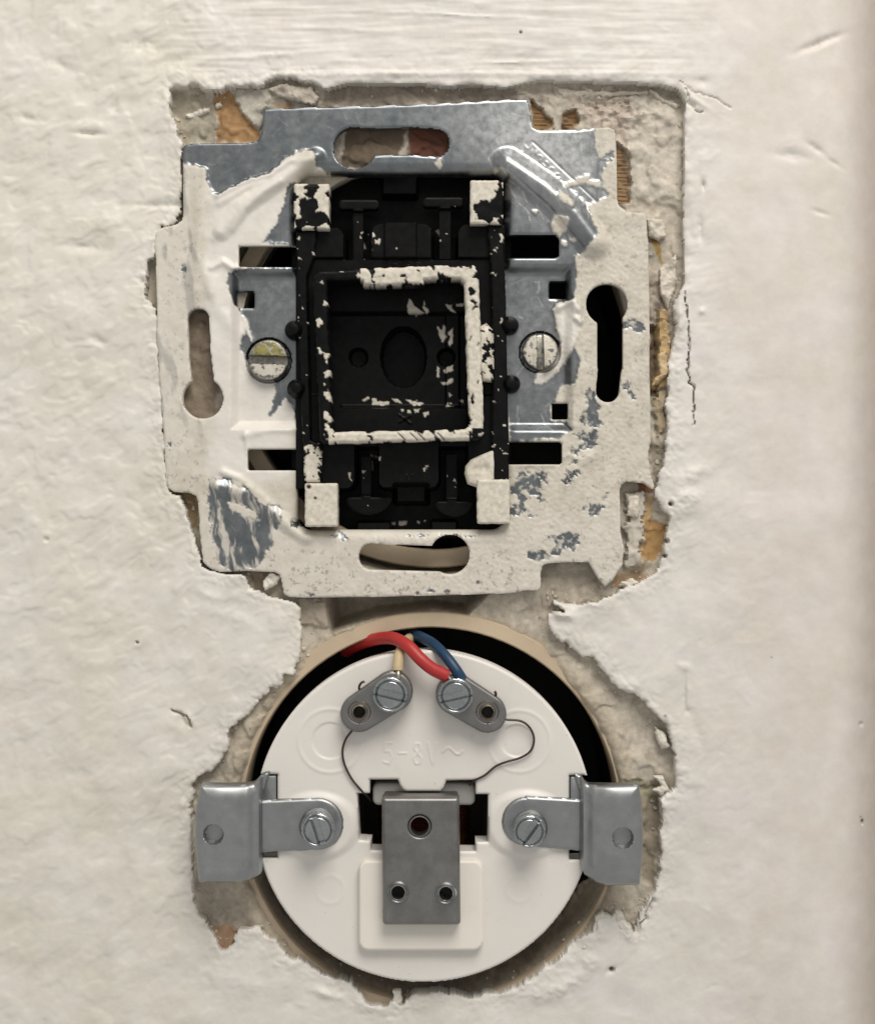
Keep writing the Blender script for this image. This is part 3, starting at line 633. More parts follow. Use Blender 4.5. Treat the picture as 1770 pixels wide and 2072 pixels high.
# paint islands lying on the bare metal
isl = np.full(X.shape, 1e3)
for poly, rg in ((B((890, 800), (905, 760), (960, 790), (1000, 830), (975, 860), (920, 835)), 3), (B((930, 720), (1060, 655), (1090, 655), (1080, 690), (1150, 690), (1165, 730), (1040, 705), (950, 735)), 3), (B((845, 960), (870, 905), (940, 920), (965, 950), (940, 1010), (900, 1045), (865, 1010)), 2.5),
    (B((115, 580), (150, 545), (170, 590), (150, 615)), 2), (B((865, 1500), (900, 1455), (1000, 1445), (1030, 1500), (1040, 1580), (1020, 1660)) + Q((1000, -20), (960, 60), (920, 120), (800, 250), (755, 245), (760, 190), (860, 140), (910, 60), (920, 0), (880, -180)), 2.5),
    (B((490, 600), (520, 630), (500, 640), (485, 620)), 1.5), (B((910, 1060), (950, 1080), (950, 1105), (915, 1090)), 1.5), (B((960, 1035), (1000, 1060), (1000, 1080), (965, 1060)), 1.5), (B((735, 880), (765, 880), (760, 900)), 1), (C((1240, 1260), (1330, 1265), (1360, 1330), (1300, 1340)), 2),
    (C((540, 1010), (620, 1020), (720, 1070), (720, 1120), (640, 1090), (560, 1060)), 6), (C((350, 1080), (430, 1220), (460, 1380), (380, 1370)), 4), (C((760, 620), (1000, 560), (1000, 640), (700, 660)), 3)):
    isl = np.minimum(isl, msk(poly, rg, 14, 420))
pm = np.maximum(pm, -isl / 3.0)
specks = sst(.47, .53, fbm(X, Y, 9, 3, 430, .6)) * sst(-20, -60, bare_up) * sst(940, 1050, X)
paint = sst(-.7, .7, pm + .5 * fbm(X, Y, 6, 2, 433))
streak = blb < 14
thin = np.where(streak & (isl > 3), sst(-.1, .45, fbm(X + .22 * Y, Y * .12, 9, 3, 440)) * 0, 0)
st = np.where(blb < -1, sst(-.15, .5, fbm(X - .1 * Y + 8 * fbm(X, Y, 50, 2, 442), Y * .14, 16, 4, 441, .6) + .35 * fbm(X, Y, 40, 3, 443)) * .85, 0); paint = np.maximum(paint, st)
st2 = np.where(bl < -.01, sst(.12, .5, fbm(X + .5 * Y, Y - .3 * X, 15, 4, 444, .6)) * .7, 0); paint = np.maximum(paint, st2)
paint_h = np.maximum(sst(-1.8, 1.4, pm), .5 * np.maximum(st, st2))
thin = .30 * sst(.1, .5, fbm(X - .1 * Y, Y * .3, 30, 3, 450)) * sst(450, 380, X) * sst(300, 400, Y) * sst(1000, 800, Y)
scr_ = np.zeros_like(X)
for k in range(150):
    if k < 95: cx, cy, ln, an = rng.uniform(985, 1215), rng.uniform(208, 430), rng.uniform(6, 34), rng.normal(.9, .35)
    elif k < 120: cx, cy, ln, an = rng.uniform(1035, 1150), rng.uniform(560, 860), rng.uniform(6, 30), rng.normal(.8, .7)
    else: cx, cy, ln, an = rng.uniform(400, 900), rng.uniform(215, 350), rng.uniform(6, 30), rng.normal(.2, .9)
    dx, dy = ln * math.cos(an), ln * math.sin(an)
    i0, i1 = int((min(cx, cx + dx) - 6 - 300) / 2.2), int((max(cx, cx + dx) + 6 - 300) / 2.2); j0, j1 = int((min(cy, cy + dy) - 6 - 190) / 2.2), int((max(cy, cy + dy) + 6 - 190) / 2.2)
    if i0 < 0 or j0 < 0: continue
    sl = (slice(j0, j1), slice(i0, i1)); scr_[sl] = np.maximum(scr_[sl], (rng.uniform(.2, .9) if k < 120 else rng.uniform(.08, .3)) * np.exp(-(line_d(X[sl], Y[sl], [(cx, cy), (cx + dx * .6 + rng.normal(0, 1.5), cy + dy * .6), (cx + dx, cy + dy)]) / rng.uniform(.9, 1.5)) ** 2))
fresh = np.clip(sst(660, 560, X) * sst(300, 330, Y) * sst(990, 950, Y) * sst(400, 440, X + 12 * fbm(X, Y, 60, 2, 460)) + .35 * sst(440, 340, X) * sst(960, 900, Y) + sst(4, -2, isl) * (Y > 560) * (Y < 840) * .9 + .25 * sst(990, 1080, Y) + .1, 0, 1)
Zm = Z.copy()
Zs = Z + .05 * fbm(X, Y, 300, 2, 470)
lumpy = .05 * fbm(X, Y, 60, 3, 480) + .022 * fbm(X, Y, 16, 3, 481)
ridges = 0
for pts, wd, hh in ((A((470, 785), (620, 700), (700, 672), (800, 650), (880, 590), (960, 540), (1050, 520)), 7, .55), (A((480, 830), (640, 740), (760, 690), (850, 620), (930, 570), (1060, 560)), 8, .45), (A((570, 1000), (650, 870), (760, 760), (870, 700)), 7, .25), (A((440, 1050), (480, 960), (560, 850), (640, 790)), 9, .25),
    (A((330, 620), (345, 900), (340, 1100), (330, 1400)), 12, .3), (A((380, 620), (385, 800), (360, 1000), (350, 1150), (420, 1400)), 10, .3), (A((430, 1240), (500, 1200), (560, 1240), (640, 1240)), 7, .5), (A((430, 1300), (470, 1500), (600, 1650), (640, 1700)), 14, .4),
    (C((640, 580), (800, 540), (990, 540)), 8, .3), (C((500, 810), (600, 850), (760, 960), (790, 990)), 8, .45), (C((660, 690), (640, 560)), 5, .3), (B((905, 1480), (980, 1440), (1020, 1500)), 9, .8), (B((1010, 1560), (1030, 1580)), 6, .7), (B((900, 1500), (930, 1640), (960, 1770)), 16, .5), (Q((1010, 200), (1040, 160), (1010, 330), (1000, 520)), 12, .4),
    (Q((1310, 1420), (1310, 1250), (1290, 1000)), 6, .3), (B((1100, 870), (1200, 900), (1300, 950), (1400, 900)), 16, .2), (Q((960, 850), (1030, 750), (1100, 720)), 14, .4), (Q((640, 770), (860, 760), (960, 700)), 5, .25), (B((900, 770), (960, 830), (980, 850)), 8, .3), (B((870, 960), (920, 950)), 18, .4)):
    ridges = ridges + hh * np.exp(-(line_d(X, Y, pts) / wd) ** 2)
Z = Zs + paint_h * (.13 + lumpy + .75 * ridges + .05 * fbm(X, Y, 8, 3, 483) * sst(850, 1100, X + .6 * (Y - 700)))
Z -= rnd(4.5, np.minimum(D, 0), .32)
sheet('mounting_plate', X, Y, D, Z, 1.15, MPL, sw, {'paint': paint, 'fresh': fresh, 'thin': thin,
      'worn': np.clip(1.6 * scr_ + 1.3 * ga(X, Y, 1120, 330, 150, 100, .6) + .5 * ga(X, Y, 1020, 250, 160, 50) + .55 * ga(X, Y, 1085, 690, 70, 150) + .4 * ga(X, Y, 560, 610, 60, 80), 0, 1.8),
      'pits': np.clip(sst(1060, 1160, Y) + .5 * sst(450, 380, X) + .35 * sst(1000, 1150, X) + .15, 0, 1)}, .2)

def slot_screw(name, cx, cy, r, h, base_h, ang, mat, parent, ref, slot=.17, dome=.25, paintf=None, step=1.1, depth=.8, dish=0):
    X, Y = grid(cx - r - 4, cy - r - 4, cx + r + 4, cy + r + 4, step)
    D = circ(X, Y, cx, cy, r); a = math.radians(ang); rr = np.hypot(X - cx, Y - cy) / r
    v = -(X - cx) * math.sin(a) + (Y - cy) * math.cos(a)
    Z = h - dome * rr ** 2 - rnd(4, np.minimum(D, 0), .22) - depth * sst(r * slot + 1.0, r * slot - .8, np.abs(v))
    Z -= dish * np.exp(-((rr - .80) / .05) ** 2) 
    at = {'paint': np.zeros(X.shape), 'fresh': np.zeros(X.shape)}
    if paintf: at['paint'], at['fresh'] = paintf(X, Y, v / r, rr)
    return sheet(name, X, Y, D, Z, 1, mat, parent, at, ref, back=base_h)
def pf_left(X, Y, v, rr):
    n = fbm(X, Y, 12, 3, 500)
    return (sst(.12, .3, np.abs(v) + .12 * n) * sst(1.0, .84, rr + .16 * n) * np.where(v < 0, sst(-.5, .0, n + .25), sst(-.6, -.1, n + .15))), (v < -.1) * sst(-.4, .1, n + .3)
def pf_right(X, Y, v, rr):
    n = fbm(X, Y, 14, 3, 510)
    return np.clip(sst(-.45, -.2, n + .1) * sst(1.0, .86, rr + .1 * n) * sst(.15, .24, np.abs(v) + .04 * n) + (.4 * (n > 0)) * (np.abs(v) < .2), 0, 1), .25 * (n > .3)
s1 = slot_screw('screw', 542.5, 728, 40.5, .9, -1.2, 2, MSCREWP, sw, .7, .20, .3, pf_left, depth=1.3); s1['label'] = 'slotted screw with a yellow stained upper half'
s2 = slot_screw('screw', 1093, 710.5, 36, .9, -1.2, 88, MSCREWP, sw, .7, .18, .35, pf_right, depth=1.3); s2['label'] = 'slotted screw covered in white paint'

# the black insert
X, Y = grid(584, 338, 1038, 1096, 1.7)
D = rrect(X, Y, 586, 342, 1036, 1092, 10)
Z = np.full(X.shape, -8.0)
def blk(Zc, d, h, soft=2.5): return np.where(True, Zc + (h - Zc) * sst(soft, -soft, d), Zc)
Z = blk(Z, rrect(X, Y, 560, 459, 697, 640, 20), -.2); Z = blk(Z, rrect(X, Y, 925, 452, 1060, 640, 20), -.2)
Z = blk(Z, rrect(X, Y, 751, 451, 875, 640, 18), -.3); Z = blk(Z, rrect(X, Y, 778, 449, 843, 640, 4), .05)
Z = blk(Z, rrect(X, Y, 560, 523, 1060, 905, 4), -.7)
Z = blk(Z, rrect(X, Y, 560, 800, 719, 991, 20), -.3); Z = blk(Z, rrect(X, Y, 764, 800, 889, 989, 16), -.3); Z = blk(Z, rrect(X, Y, 945, 800, 1060, 985, 20), -.3)
Z = blk(Z, rrect(X, Y, 772, 340, 843, 384, 5), -4.5); Z = blk(Z, rrect(X, Y, 798, 980, 864, 1018, 4), -3.5, 6)
Z = blk(Z, rrect(X, Y, 720, 1056, 790, 1090, 4), -3); Z = blk(Z, rrect(X, Y, 872, 1054, 925, 1090, 4), -3)
Z = blk(Z, rrect(X, Y, 655, 562, 948, 880, 4), -4.0)
Z = blk(Z, rrect(X, Y, 660, 628, 945, 822, 2), -5.4)
Z = blk(Z, rrect(X, Y, 902, 628, 930, 822, 3), -4.6)
el = (np.hypot((X - 815) / 46, (Y - 716) / 61) - 1) * 50; Z = blk(Z, el, -10)
Z = blk(Z, circ(X, Y, 722, 717, 18), -7.5); Z = blk(Z, circ(X, Y, 903, 717, 17), -7.5)
Z = np.where((X < 599) | (X > 1022) | (Y < 352) | (Y > 1074), np.minimum(Z, -4.5), Z)
Z += .35 * np.exp(-(line_d(X, Y, [(660, 629), (945, 629)]) / 2.5) ** 2) + .35 * np.exp(-(line_d(X, Y, [(690, 819), (945, 819)]) / 2.5) ** 2)
for a, b in (((806, 836), (830, 854)), ((830, 838), (806, 852))): Z += .18 * np.exp(-(line_d(X, Y, [a, b]) / 1.8) ** 2)
for pts in ([(822, 961), (828, 975), (834, 961)],): Z += .15 * np.exp(-(line_d(X, Y, pts) / 1.6) ** 2)
# moulded number above the rocker frame
GL = {'9': [(.9, .35), (.7, .55), (.2, .5), (.1, .2), (.45, 0), (.85, .12), (.9, .45), (.75, .85), (.3, 1)], '4': [(.7, 1), (.7, 0), (.1, .7), (.95, .7)], '5': [(.9, 0), (.25, 0), (.2, .42), (.7, .4), (.9, .7), (.6, 1), (.1, .92)],
      '6': [(.75, .02), (.3, .3), (.15, .7), (.45, 1), (.85, .8), (.7, .5), (.2, .6)], '8': [(.5, .48), (.2, .3), (.3, .04), (.7, .04), (.8, .3), (.5, .48), (.12, .72), (.3, 1), (.7, 1), (.9, .72), (.5, .48)], 'V': [(.05, 0), (.5, 1), (.95, 0)], '-': [(.15, .5), (.85, .5)]}
def glyphs(Xa, Ya, txt, x, y, cw, ch, gap):
    d = np.full(Xa.shape, 1e3)
    for k, c in enumerate(txt): d = np.minimum(d, line_d(Xa, Ya, [(x + k * (cw + gap) + u * cw, y + v * ch) for u, v in GL[c]]))
    return d
Z += .14 * np.exp(-(glyphs(X, Y, '94956', 775, 526, 11, 12, 5) / 1.5) ** 2)
n5 = fbm(X * .55 + .25 * Y + 5 * fbm(X, Y, 30, 2, 519), Y, 10, 3, 520, .6); n6 = fbm(X, Y, 5, 2, 525)
wgt = np.zeros_like(X)
for cx, cy, sx, sy, a in ((838, 618, 26, 16, 1), (925, 618, 40, 12, .9), (895, 668, 18, 34, 1), (905, 780, 20, 45, .8), (820, 810, 90, 12, 1), (840, 828, 60, 10, .75), (740, 470, 10, 40, .7), (757, 485, 10, 20, .9), (897, 480, 10, 40, .8), (880, 812, 60, 8, .8), (740, 935, 16, 12, 1.0), (708, 965, 8, 14, .9), (770, 920, 30, 10, .6), (860, 950, 16, 16, .7), (920, 960, 10, 30, .7), (920, 1010, 20, 30, .7), (820, 1058, 40, 7, 1.0), (640, 480, 14, 14, .7)):
    wgt = np.maximum(wgt, a * ga(X, Y, cx, cy, sx, sy))
FLECKS = [I(*p) for p in (((888, 388), (905, 400), (935, 445), (1000, 485), (960, 490), (880, 488), (878, 430)), ((995, 400), (1000, 440), (1030, 475), (1010, 490), (985, 440)), ((1145, 428), (1190, 425), (1190, 450), (1215, 480), (1195, 480), (1165, 455)),
    ((1222, 420), (1270, 418), (1270, 432), (1225, 440)), ((1085, 570), (1120, 600), (1130, 555), (1145, 580), (1140, 630), (1150, 650), (1125, 685), (1100, 630)), ((1160, 620), (1195, 590), (1195, 690), (1170, 720), (1165, 690), (1180, 650)), ((1085, 850), (1100, 870), (1098, 925), (1085, 925)),
    ((1125, 880), (1195, 850), (1195, 885), (1150, 905)), ((1110, 965), (1150, 970), (1180, 945), (1198, 945), (1190, 980), (1130, 985)), ((630, 1080), (655, 1078), (660, 1100), (750, 1105), (745, 1125), (700, 1130), (630, 1122)), ((560, 1090), (600, 1070), (607, 1080), (570, 1099)),
    ((770, 1085), (800, 1080), (838, 1114), (800, 1107)), ((865, 1088), (985, 1112), (960, 1127), (920, 1127)), ((835, 1160), (855, 1158), (855, 1178), (838, 1175)), ((925, 1165), (960, 1158), (955, 1178), (930, 1183)), ((880, 1165), (905, 1178), (900, 1190), (880, 1185)),
    ((1145, 1130), (1200, 1138), (1145, 1146)), ((1245, 1095), (1272, 1090), (1270, 1110)), ((990, 1187), (1025, 1175), (1025, 1195), (1000, 1215)), ((545, 80), (575, 85), (560, 110)))]
FLECKS += [U(*p) for p in (((426, 578), (440, 583), (467, 650), (450, 657)), ((525, 575), (545, 580), (572, 615), (542, 632), (538, 745), (525, 742)), ((565, 645), (590, 660), (612, 640), (617, 680), (605, 699), (590, 672), (575, 682)), ((1120, 490), (1140, 478), (1152, 510), (1197, 545), (1187, 570), (1130, 517)), ((757, 726), (772, 726), (772, 740), (757, 740)))]
FLECKS += [L(*p) for p in (((475, 158), (540, 148), (552, 240), (535, 238), (520, 187)), ((527, 104), (548, 104), (548, 122), (527, 120)), ((565, 113), (586, 113), (583, 132), (567, 130)), ((607, 140), (628, 140), (622, 168), (607, 164)), ((370, 270), (382, 266), (382, 320), (394, 334), (372, 312)), ((978, 235), (992, 230), (986, 262)),
    ((1000, 207), (1016, 207), (1016, 224), (1000, 222)), ((1213, 235), (1226, 228), (1242, 272), (1220, 267)), ((765, 672), (838, 666), (822, 702), (770, 702)), ((925, 670), (943, 670), (941, 687), (927, 685)), ((715, 676), (735, 676), (733, 695), (717, 695)), ((970, 665), (990, 662), (988, 676)))]
fd = np.full(X.shape, 1e3)
for pl in FLECKS: fd = np.minimum(fd, poly_sdf(X, Y, pl))
paint = sst(1.2, -.6, fd + 1.6 * fbm(X, Y, 7, 2, 527)); paint = np.maximum(paint, sst(-.02, .05, n5 - 1.42 + .70 * wgt))
Z += .08 * paint
sheet('switch_base', X, Y, D, Z, 1, MB, sw, {'paint': paint}, -.5, back=-12)
# T shaped contact springs
def t_spring(cap, stem, h, dome=False):
    x0, y0, x1, y1 = cap; a0, b0, a1, b1 = stem
    X, Y = grid(min(x0, a0) - 3, min(y0, b0) - 3, max(x1, a1) + 3, max(y1, b1) + 3, 1.8)
    c = rrect(X, Y, x0, y0, x1, y1, 7)
    if dome: c = np.maximum(c, (np.hypot((X - (x0 + x1) / 2) / ((x1 - x0) / 2), (Y - y0) / (y1 - y0)) - 1) * (y1 - y0) * .8)
    s = rrect(X, Y, a0, b0, a1, b1, 2); D = np.minimum(c, s)
    Z = h - .6 * sst(2, -2, s) * sst(2, 6, c) - rnd(4, np.minimum(D, 0), .3)
    w_ = ga(X, Y, (a0 + a1) / 2, (b0 + b1) / 2, 16, 26)
    p = sst(-.03, .03, fbm(X, Y, 10, 4, 530 + int(x0), .6) - 1.2 + .5 * w_)
    sheet('contact_spring', X, Y, D, Z, 1.6, MB, sw, {'paint': p}, h)
t_spring((685, 404, 766, 424), (713, 418, 735, 526), -2.2); t_spring((855, 399, 938, 419), (889, 414, 912, 523), -2.0)
t_spring((697, 1006, 793, 1042), (731, 925, 751, 1014), -2.2, True); t_spring((879, 1014, 961, 1046), (903, 920, 926, 1022), -2.2, True)
# open square frame the rocker clips on
X, Y = grid(624, 524, 982, 906, 2.0)
wob = 1.3 * fbm(X, Y, 26, 2, 540)
out = poly_sdf(X, Y, [(644, 549), (954, 536), (966, 545), (977, 876), (966, 888), (658, 896), (649, 889), (634, 560)]) - 2
inn = poly_sdf(X, Y, [(662, 568), (734, 568), (734, 578), (857, 576), (858, 566), (930, 564), (939, 572), (948, 862), (941, 869), (676, 874), (672, 868)])
D = np.maximum(out, -inn) + wob
n7 = fbm(X + 4 * fbm(X, Y, 14, 2, 547), Y, 26, 3, 545, .5)
cov = np.full(X.shape, -.9)
def cv(x0, y0, x1, y1, a):
    global cov; cov = np.maximum(cov, np.where((X > x0) & (X < x1) & (Y > y0) & (Y < y1), a, -9))
cv(728, 530, 862, 580, .35); cv(858, 530, 950, 575, .30); cv(930, 525, 985, 570, -.02); cv(932, 562, 990, 868, .45); cv(665, 866, 950, 905, .40); cv(925, 862, 985, 905, -.05); cv(655, 715, 680, 900, -.12); cv(636, 600, 665, 640, -.2); cv(630, 540, 730, 580, -.5); cv(636, 640, 668, 760, -.45)
paint = sst(-.05, .05, cov + .75 * n7 - .18 * sst(-5, 0, D))
scr = np.zeros_like(X)
for xx in (805, 830, 845, 875, 885): scr = np.maximum(scr, np.exp(-(line_d(X, Y, [(xx, 876), (xx + 14, 890)]) / 1.4) ** 2))
paint = paint * (1 - .9 * scr)
Z = 3.4 - rnd(7, np.minimum(D, 0), .8) + paint * (.16 + .06 * fbm(X, Y, 14, 2, 546))
sheet('rocker_frame', X, Y, D, Z, 1, MB, sw, {'paint': paint}, 3.4, back=-1.5)
# four corner lugs
def lug(x0, y0, x1, y1, bias, seed, label, spots=()):
    X, Y = grid(x0 - 4, y0 - 4, x1 + 4, y1 + 4, 1.6)
    D = rrect(X, Y, x0, y0, x1, y1, 3) + .8 * fbm(X, Y, 18, 2, seed)
    b = bias(X, Y) if callable(bias) else bias
    p = sst(-.06, .06, b + .85 * fbm(X + 3 * fbm(X, Y, 12, 2, seed), Y, 24, 3, seed + 2, .45))
    for cx, cy, r in spots: p = p * (1 - np.exp(-(np.hypot(X - cx, Y - cy) / r) ** 4))
    Z = 1.9 - rnd(5, np.minimum(D, 0), .5) + .16 * p + .05 * fbm(X, Y, 24, 2, seed + 4)
    o = sheet('lug', X, Y, D, Z, 1, MB, sw, {'paint': p}, 1.9, back=-3); o['label'] = label
lug(595, 372, 666, 464, lambda x, y: .25 - .75 * ga(x, y, 625, 420, 26, 34) - .5 * ga(x, y, 615, 378, 30, 5) - .7 * ga(x, y, 650, 452, 20, 10), 550, 'corner lug with blotchy white paint')
lug(951, 365, 1018, 453, lambda x, y: .55 - 1.3 * ga(x, y, 992, 425, 26, 24) - 1.2 * ga(x, y, 1014, 390, 9, 50), 560, 'corner lug half covered in white paint')
lug(617, 978, 683, 1066, .9, 570, 'corner lug fully covered in white paint', ((625, 985, 5), (638, 1008, 3)))
lug(965, 970, 1031, 1060, .95, 580, 'corner lug fully covered in white paint')
def rail(poly, seed, bias):
    px = [p[0] for p in poly]; py = [p[1] for p in poly]
    X, Y = grid(min(px) - 3, min(py) - 3, max(px) + 3, max(py) + 3, 2.0)
    D = poly_sdf(X, Y, poly); Z = 1.0 - rnd(5, np.minimum(D, 0), .6)
    p = sst(-.05, .05, (bias(X, Y)) + .8 * fbm(X, Y, 14, 4, seed, .6)); Z = Z + .12 * p
    sheet('side_rail', X, Y, D, Z, 1, MB, sw, {'paint': p}, 1.0, back=-3)
rail([(599, 466), (641, 466), (636, 520), (622, 560), (626, 700), (630, 890), (652, 900), (650, 976), (616, 976), (610, 860), (604, 700)], 590, lambda x, y: -.75 + 1.7 * ga(x, y, 630, 945, 20, 50) * (y > 900) + .25 * ga(x, y, 622, 490, 10, 16) )
rail([(985, 455), (1019, 455), (1022, 560), (1025, 700), (1029, 880), (1030, 972), (994, 972), (996, 700), (992, 540)], 600, lambda x, y: -.72 + .35 * ga(x, y, 1012, 490, 12, 40) + .3 * ga(x, y, 1024, 940, 8, 40))
for cx, cy, r in ((595, 667, 20), (600, 786, 20), (1031, 657, 19), (1034, 776, 19)):
    lathe('stud', cx, cy, [(r, -4), (r, .2), (r - 3, 1.2), (r * .5, 1.9), (0, 2.1)], MB, sw, 1.0, 32)
# painted contact block on the right of the frame, and its white flap at the lower right
X, Y = grid(960, 645, 1006, 780, 1.5)
D = poly_sdf(X, Y, [(970, 662), (982, 651), (999, 668), (1000, 762), (996, 772), (976, 770), (969, 740)])
p = sst(-.05, .05, .28 + .8 * fbm(X, Y, 16, 4, 611, .6) - .5 * ga(X, Y, 985, 715, 9, 22)); Z = 2.6 - rnd(6, np.minimum(D, 0), .9) - .8 * sst(985, 1000, X) + .15 * p - .5 * sst(672, 655, Y)
sheet('contact_block', X, Y, D, Z, 1, MB, sw, {'paint': p}, 2.4, back=-2)
X, Y = grid(934, 900, 1006, 992, 1.6)
D = poly_sdf(X, Y, Q((490, 668), (498, 690), (498, 850), (470, 890), (380, 905), (325, 885), (306, 820), (312, 770), (345, 730), (410, 700)))
Z = 1.3 - rnd(8, np.minimum(D, 0), .8) + .15 * fbm(X, Y, 30, 2, 621) - .35 * ga(X, Y, 981, 948, 8, 9)
sheet('paint_smear', X, Y, D, Z, 1, MB, sw, {'paint': np.full(X.shape, .98)}, 1.3, back=-1)

# ------------------------------------------------------------------ buzzer
bz = thing('door_buzzer', 'round white low-voltage door buzzer with two metal clamps in its wall box', 'buzzer', 857, 1652, -6)
X, Y = grid(512, 1306, 1200, 2000, 1.9)
DR = 2.4
D = circ((X - 857) * .985 + 857, Y, 857, 1652, 336)
cav = poly_sdf(X, Y, [(748, 1578), (805, 1578), (809, 1590), (817, 1600), (825, 1602), (890, 1602), (897, 1596), (903, 1580), (962, 1579), (962, 1608), (988, 1608), (987, 1704), (962, 1704), (962, 1723), (751, 1721), (751, 1701), (727, 1700), (723, 1606), (748, 1606)])
nl = rrect(X, Y, 480, 1567, 562, 1736, 2); nr = rrect(X, Y, 1152, 1569, 1240, 1740, 2)
D = np.maximum(D, -np.minimum(cav, np.minimum(nl, nr)))
Z = np.full(X.shape, DR)
def ring(cx, cy, r, wd, a): return a * np.exp(-((np.hypot(X - cx, Y - cy) - r) / wd) ** 2)
Z += ring(668, 1499, 64, 4, .09) + ring(1050, 1500, 62, 4, .08) - .16 * sst(39, 34, np.hypot(X - 668, Y - 1499)) - .22 * sst(35, 30, np.hypot(X - 1045, Y - 1499))
Z += ring(668, 1800, 28, 5, .05) + ring(1050, 1798, 26, 5, .045)
Z += .5 * sst(75, 56, np.hypot((X - 640) * .8, Y - 1672)) + .5 * sst(75, 56, np.hypot((X - 1066) * .8, Y - 1668))
Z += .12 * sst(2, -2, rrect(X, Y, 690, 1550, 725, 1990, 4)) * 0
pad = rrect(X, Y, 730, 1745, 973, 1917, 20); Z -= .6 * sst(2.0, -2.0, pad)
Z += .105 * sst(3.4, .2, glyphs(X, Y, '5-8V', 774, 1503, 21, 42, 9)) 
til = [(896, 1521), (902, 1514), (909, 1513), (916, 1519), (922, 1525), (929, 1526), (935, 1520)]
Z += .15 * sst(4.0, .6, line_d(X, Y, til))
Z -= rnd(6, np.minimum(D, 0), .5)
Z += .012 * fbm(X, Y, 60, 3, 700)
disc = sheet('base_disc', X, Y, D, Z, 4.2, MWHITE, bz, None, DR, sharp=50)
disc['label'] = 'white round base moulded with 5-8V and a wave sign'
X, Y = grid(720, 1730, 984, 1930, 2.0)
D = rrect(X, Y, 726, 1738, 977, 1921, 20); Z = 3.9 - rnd(6, np.minimum(D, 0), .6) + .012 * fbm(X, Y, 60, 2, 705)
sheet('raised_block', X, Y, D, Z, 1, MIVORY, bz, None, 3.0, back=1.9)
# inside of the base: dark chassis behind the opening, coil, bobbin
prism('chassis', rpoly(735, 1560, 980, 1740, 6), -14, -10.5, MDARK, bz, -6, .3)
bm = bmesh.new(); n = 40; rings = []
for i in range(61):
    y = 1584 + 150 * i / 60; rr = (94 + (2.2 if i % 2 else 0)) * PX
    cxw, cyw, czw = W(857, y, -7.4, -2)
    rings.append([bm.verts.new((cxw + rr * math.cos(2 * math.pi * j / n), cyw + rr * math.sin(2 * math.pi * j / n) * .92, czw)) for j in range(n)])
for a, b in zip(rings[:-1], rings[1:]):
    for j in range(n): bm.faces.new((a[j], a[(j + 1) % n], b[(j + 1) % n], b[j]))
bm_obj('coil', bm, MCOPPER, bz)
prism('bobbin', rpoly(754, 1586, 961, 1630, 12, corners=(1, 1, 1, 1)), -4.5, .6, MBOB, bz, .6, .5, 3)
# steel armature plate with its bent top
X, Y = grid(766, 1604, 940, 1880, 1.5)
D = rrect(X, Y, 773, 1613, 930.5, 1873, 7) ; X2 = X - 1.2 * (Y - 1740) / 130
D = rrect(X2, Y, 773, 1613, 930.5, 1873, 7)
ho = np.minimum(circ(X, Y, 849, 1672, 19), np.minimum(circ(X, Y, 805.5, 1805, 15), circ(X, Y, 902, 1807, 15))); D = np.maximum(D, -ho)
Z = 6.4 - rnd(9, np.minimum(D, 0), .95)
ap = sheet('armature_plate', X, Y, D, Z, 2.3, MSTEEL, bz, None, 6.4)
prism('plate_bend', rpoly(775, 1613.5, 927, 1634, 4), .7, 4.4, MSTEEL, ap, 6.0)
for cx, cy in ((805.5, 1805), (902, 1807)):
    lathe('eyelet', cx, cy, [(12.0, 3.6), (12.2, 6.3), (14, 6.75), (16, 6.6), (17.3, 6.4), (19.5, 6.95), (22.5, 6.35)], MBRIGHT, ap, 6.4, 40)
    lathe('eyelet_pin', cx, cy, [(12.4, 4.0), (0, 4.0)], MDARK, ap, 6.4, 24)
lathe('eyelet', 849, 1672, [(17.5, 3.9), (18.0, 6.1), (19.3, 6.45), (21.5, 6.42)], MSTEEL, ap, 6.4, 40)
# clamps
def clamp(flip, flange, armc, armr, arm, hole, screw, ear, slope, label):
    px = [p[0] for p in flange + arm]; py = [p[1] for p in flange + arm]
    X, Y = grid(min(px) - armr - 4, min(py) - 4, max(px) + armr + 4, max(py) + 4, 1.7)
    fl = poly_sdf(X, Y, flange) - 1.5
    ar = np.minimum(poly_sdf(X, Y, arm), circ(X, Y, armc[0], armc[1], armr))
    D = np.minimum(fl, ar)
    x_in, x_out = slope
    t = sst(x_in * flip, x_out * flip, X * flip)
    Z = 3.35 + 1.9 * sst(x_in, x_in + 5 * flip, X) + 1.5 * sst(x_in + 3 * flip, x_out, X) if flip > 0 else 3.35 + 1.9 * sst(-x_in, -x_in + 5, -X) + 1.5 * sst(-x_in + 3, -x_out, -X)
    fe = np.where(X * flip < (x_in * flip), 0, 1)
    Z -= rnd(7, np.minimum(D, 0), .6) + .6 * np.clip(1 + D / 26, 0, 1) ** 2 * t
    Z -= .8 * ((X - hole[0]) / 60) ** 2 * t * (((X - hole[0]) * flip) < 0)
    Z -= 1.5 * sst(hole[2] + 1.2, hole[2] - 1.2, np.hypot(X - hole[0], Y - hole[1]))
    Z += .07 * fbm(X, Y, 60, 2, 800)
    o = sheet('clamp', X, Y, D, Z, 1.9, MCLAMP, bz, None, 5.0); o['label'] = label
    prism('clamp_tab', ear, -3, 2.6, MCLAMP, o, 2.6, .25)
    cx, cy, r, ang = screw
    lathe('screw_collar', cx + 2 * flip, cy - 6, [(r + 2, 3.2), (r + 2, 5.2), (r - 2, 5.6), (0, 5.6)], MZINC, o, 5.4, 40)
    slot_screw('screw', cx, cy, r, 7.4, 5.5, ang, MZINC, o, 7.2, .20, .12, None, 1.0, 1.2, .25)
    return o
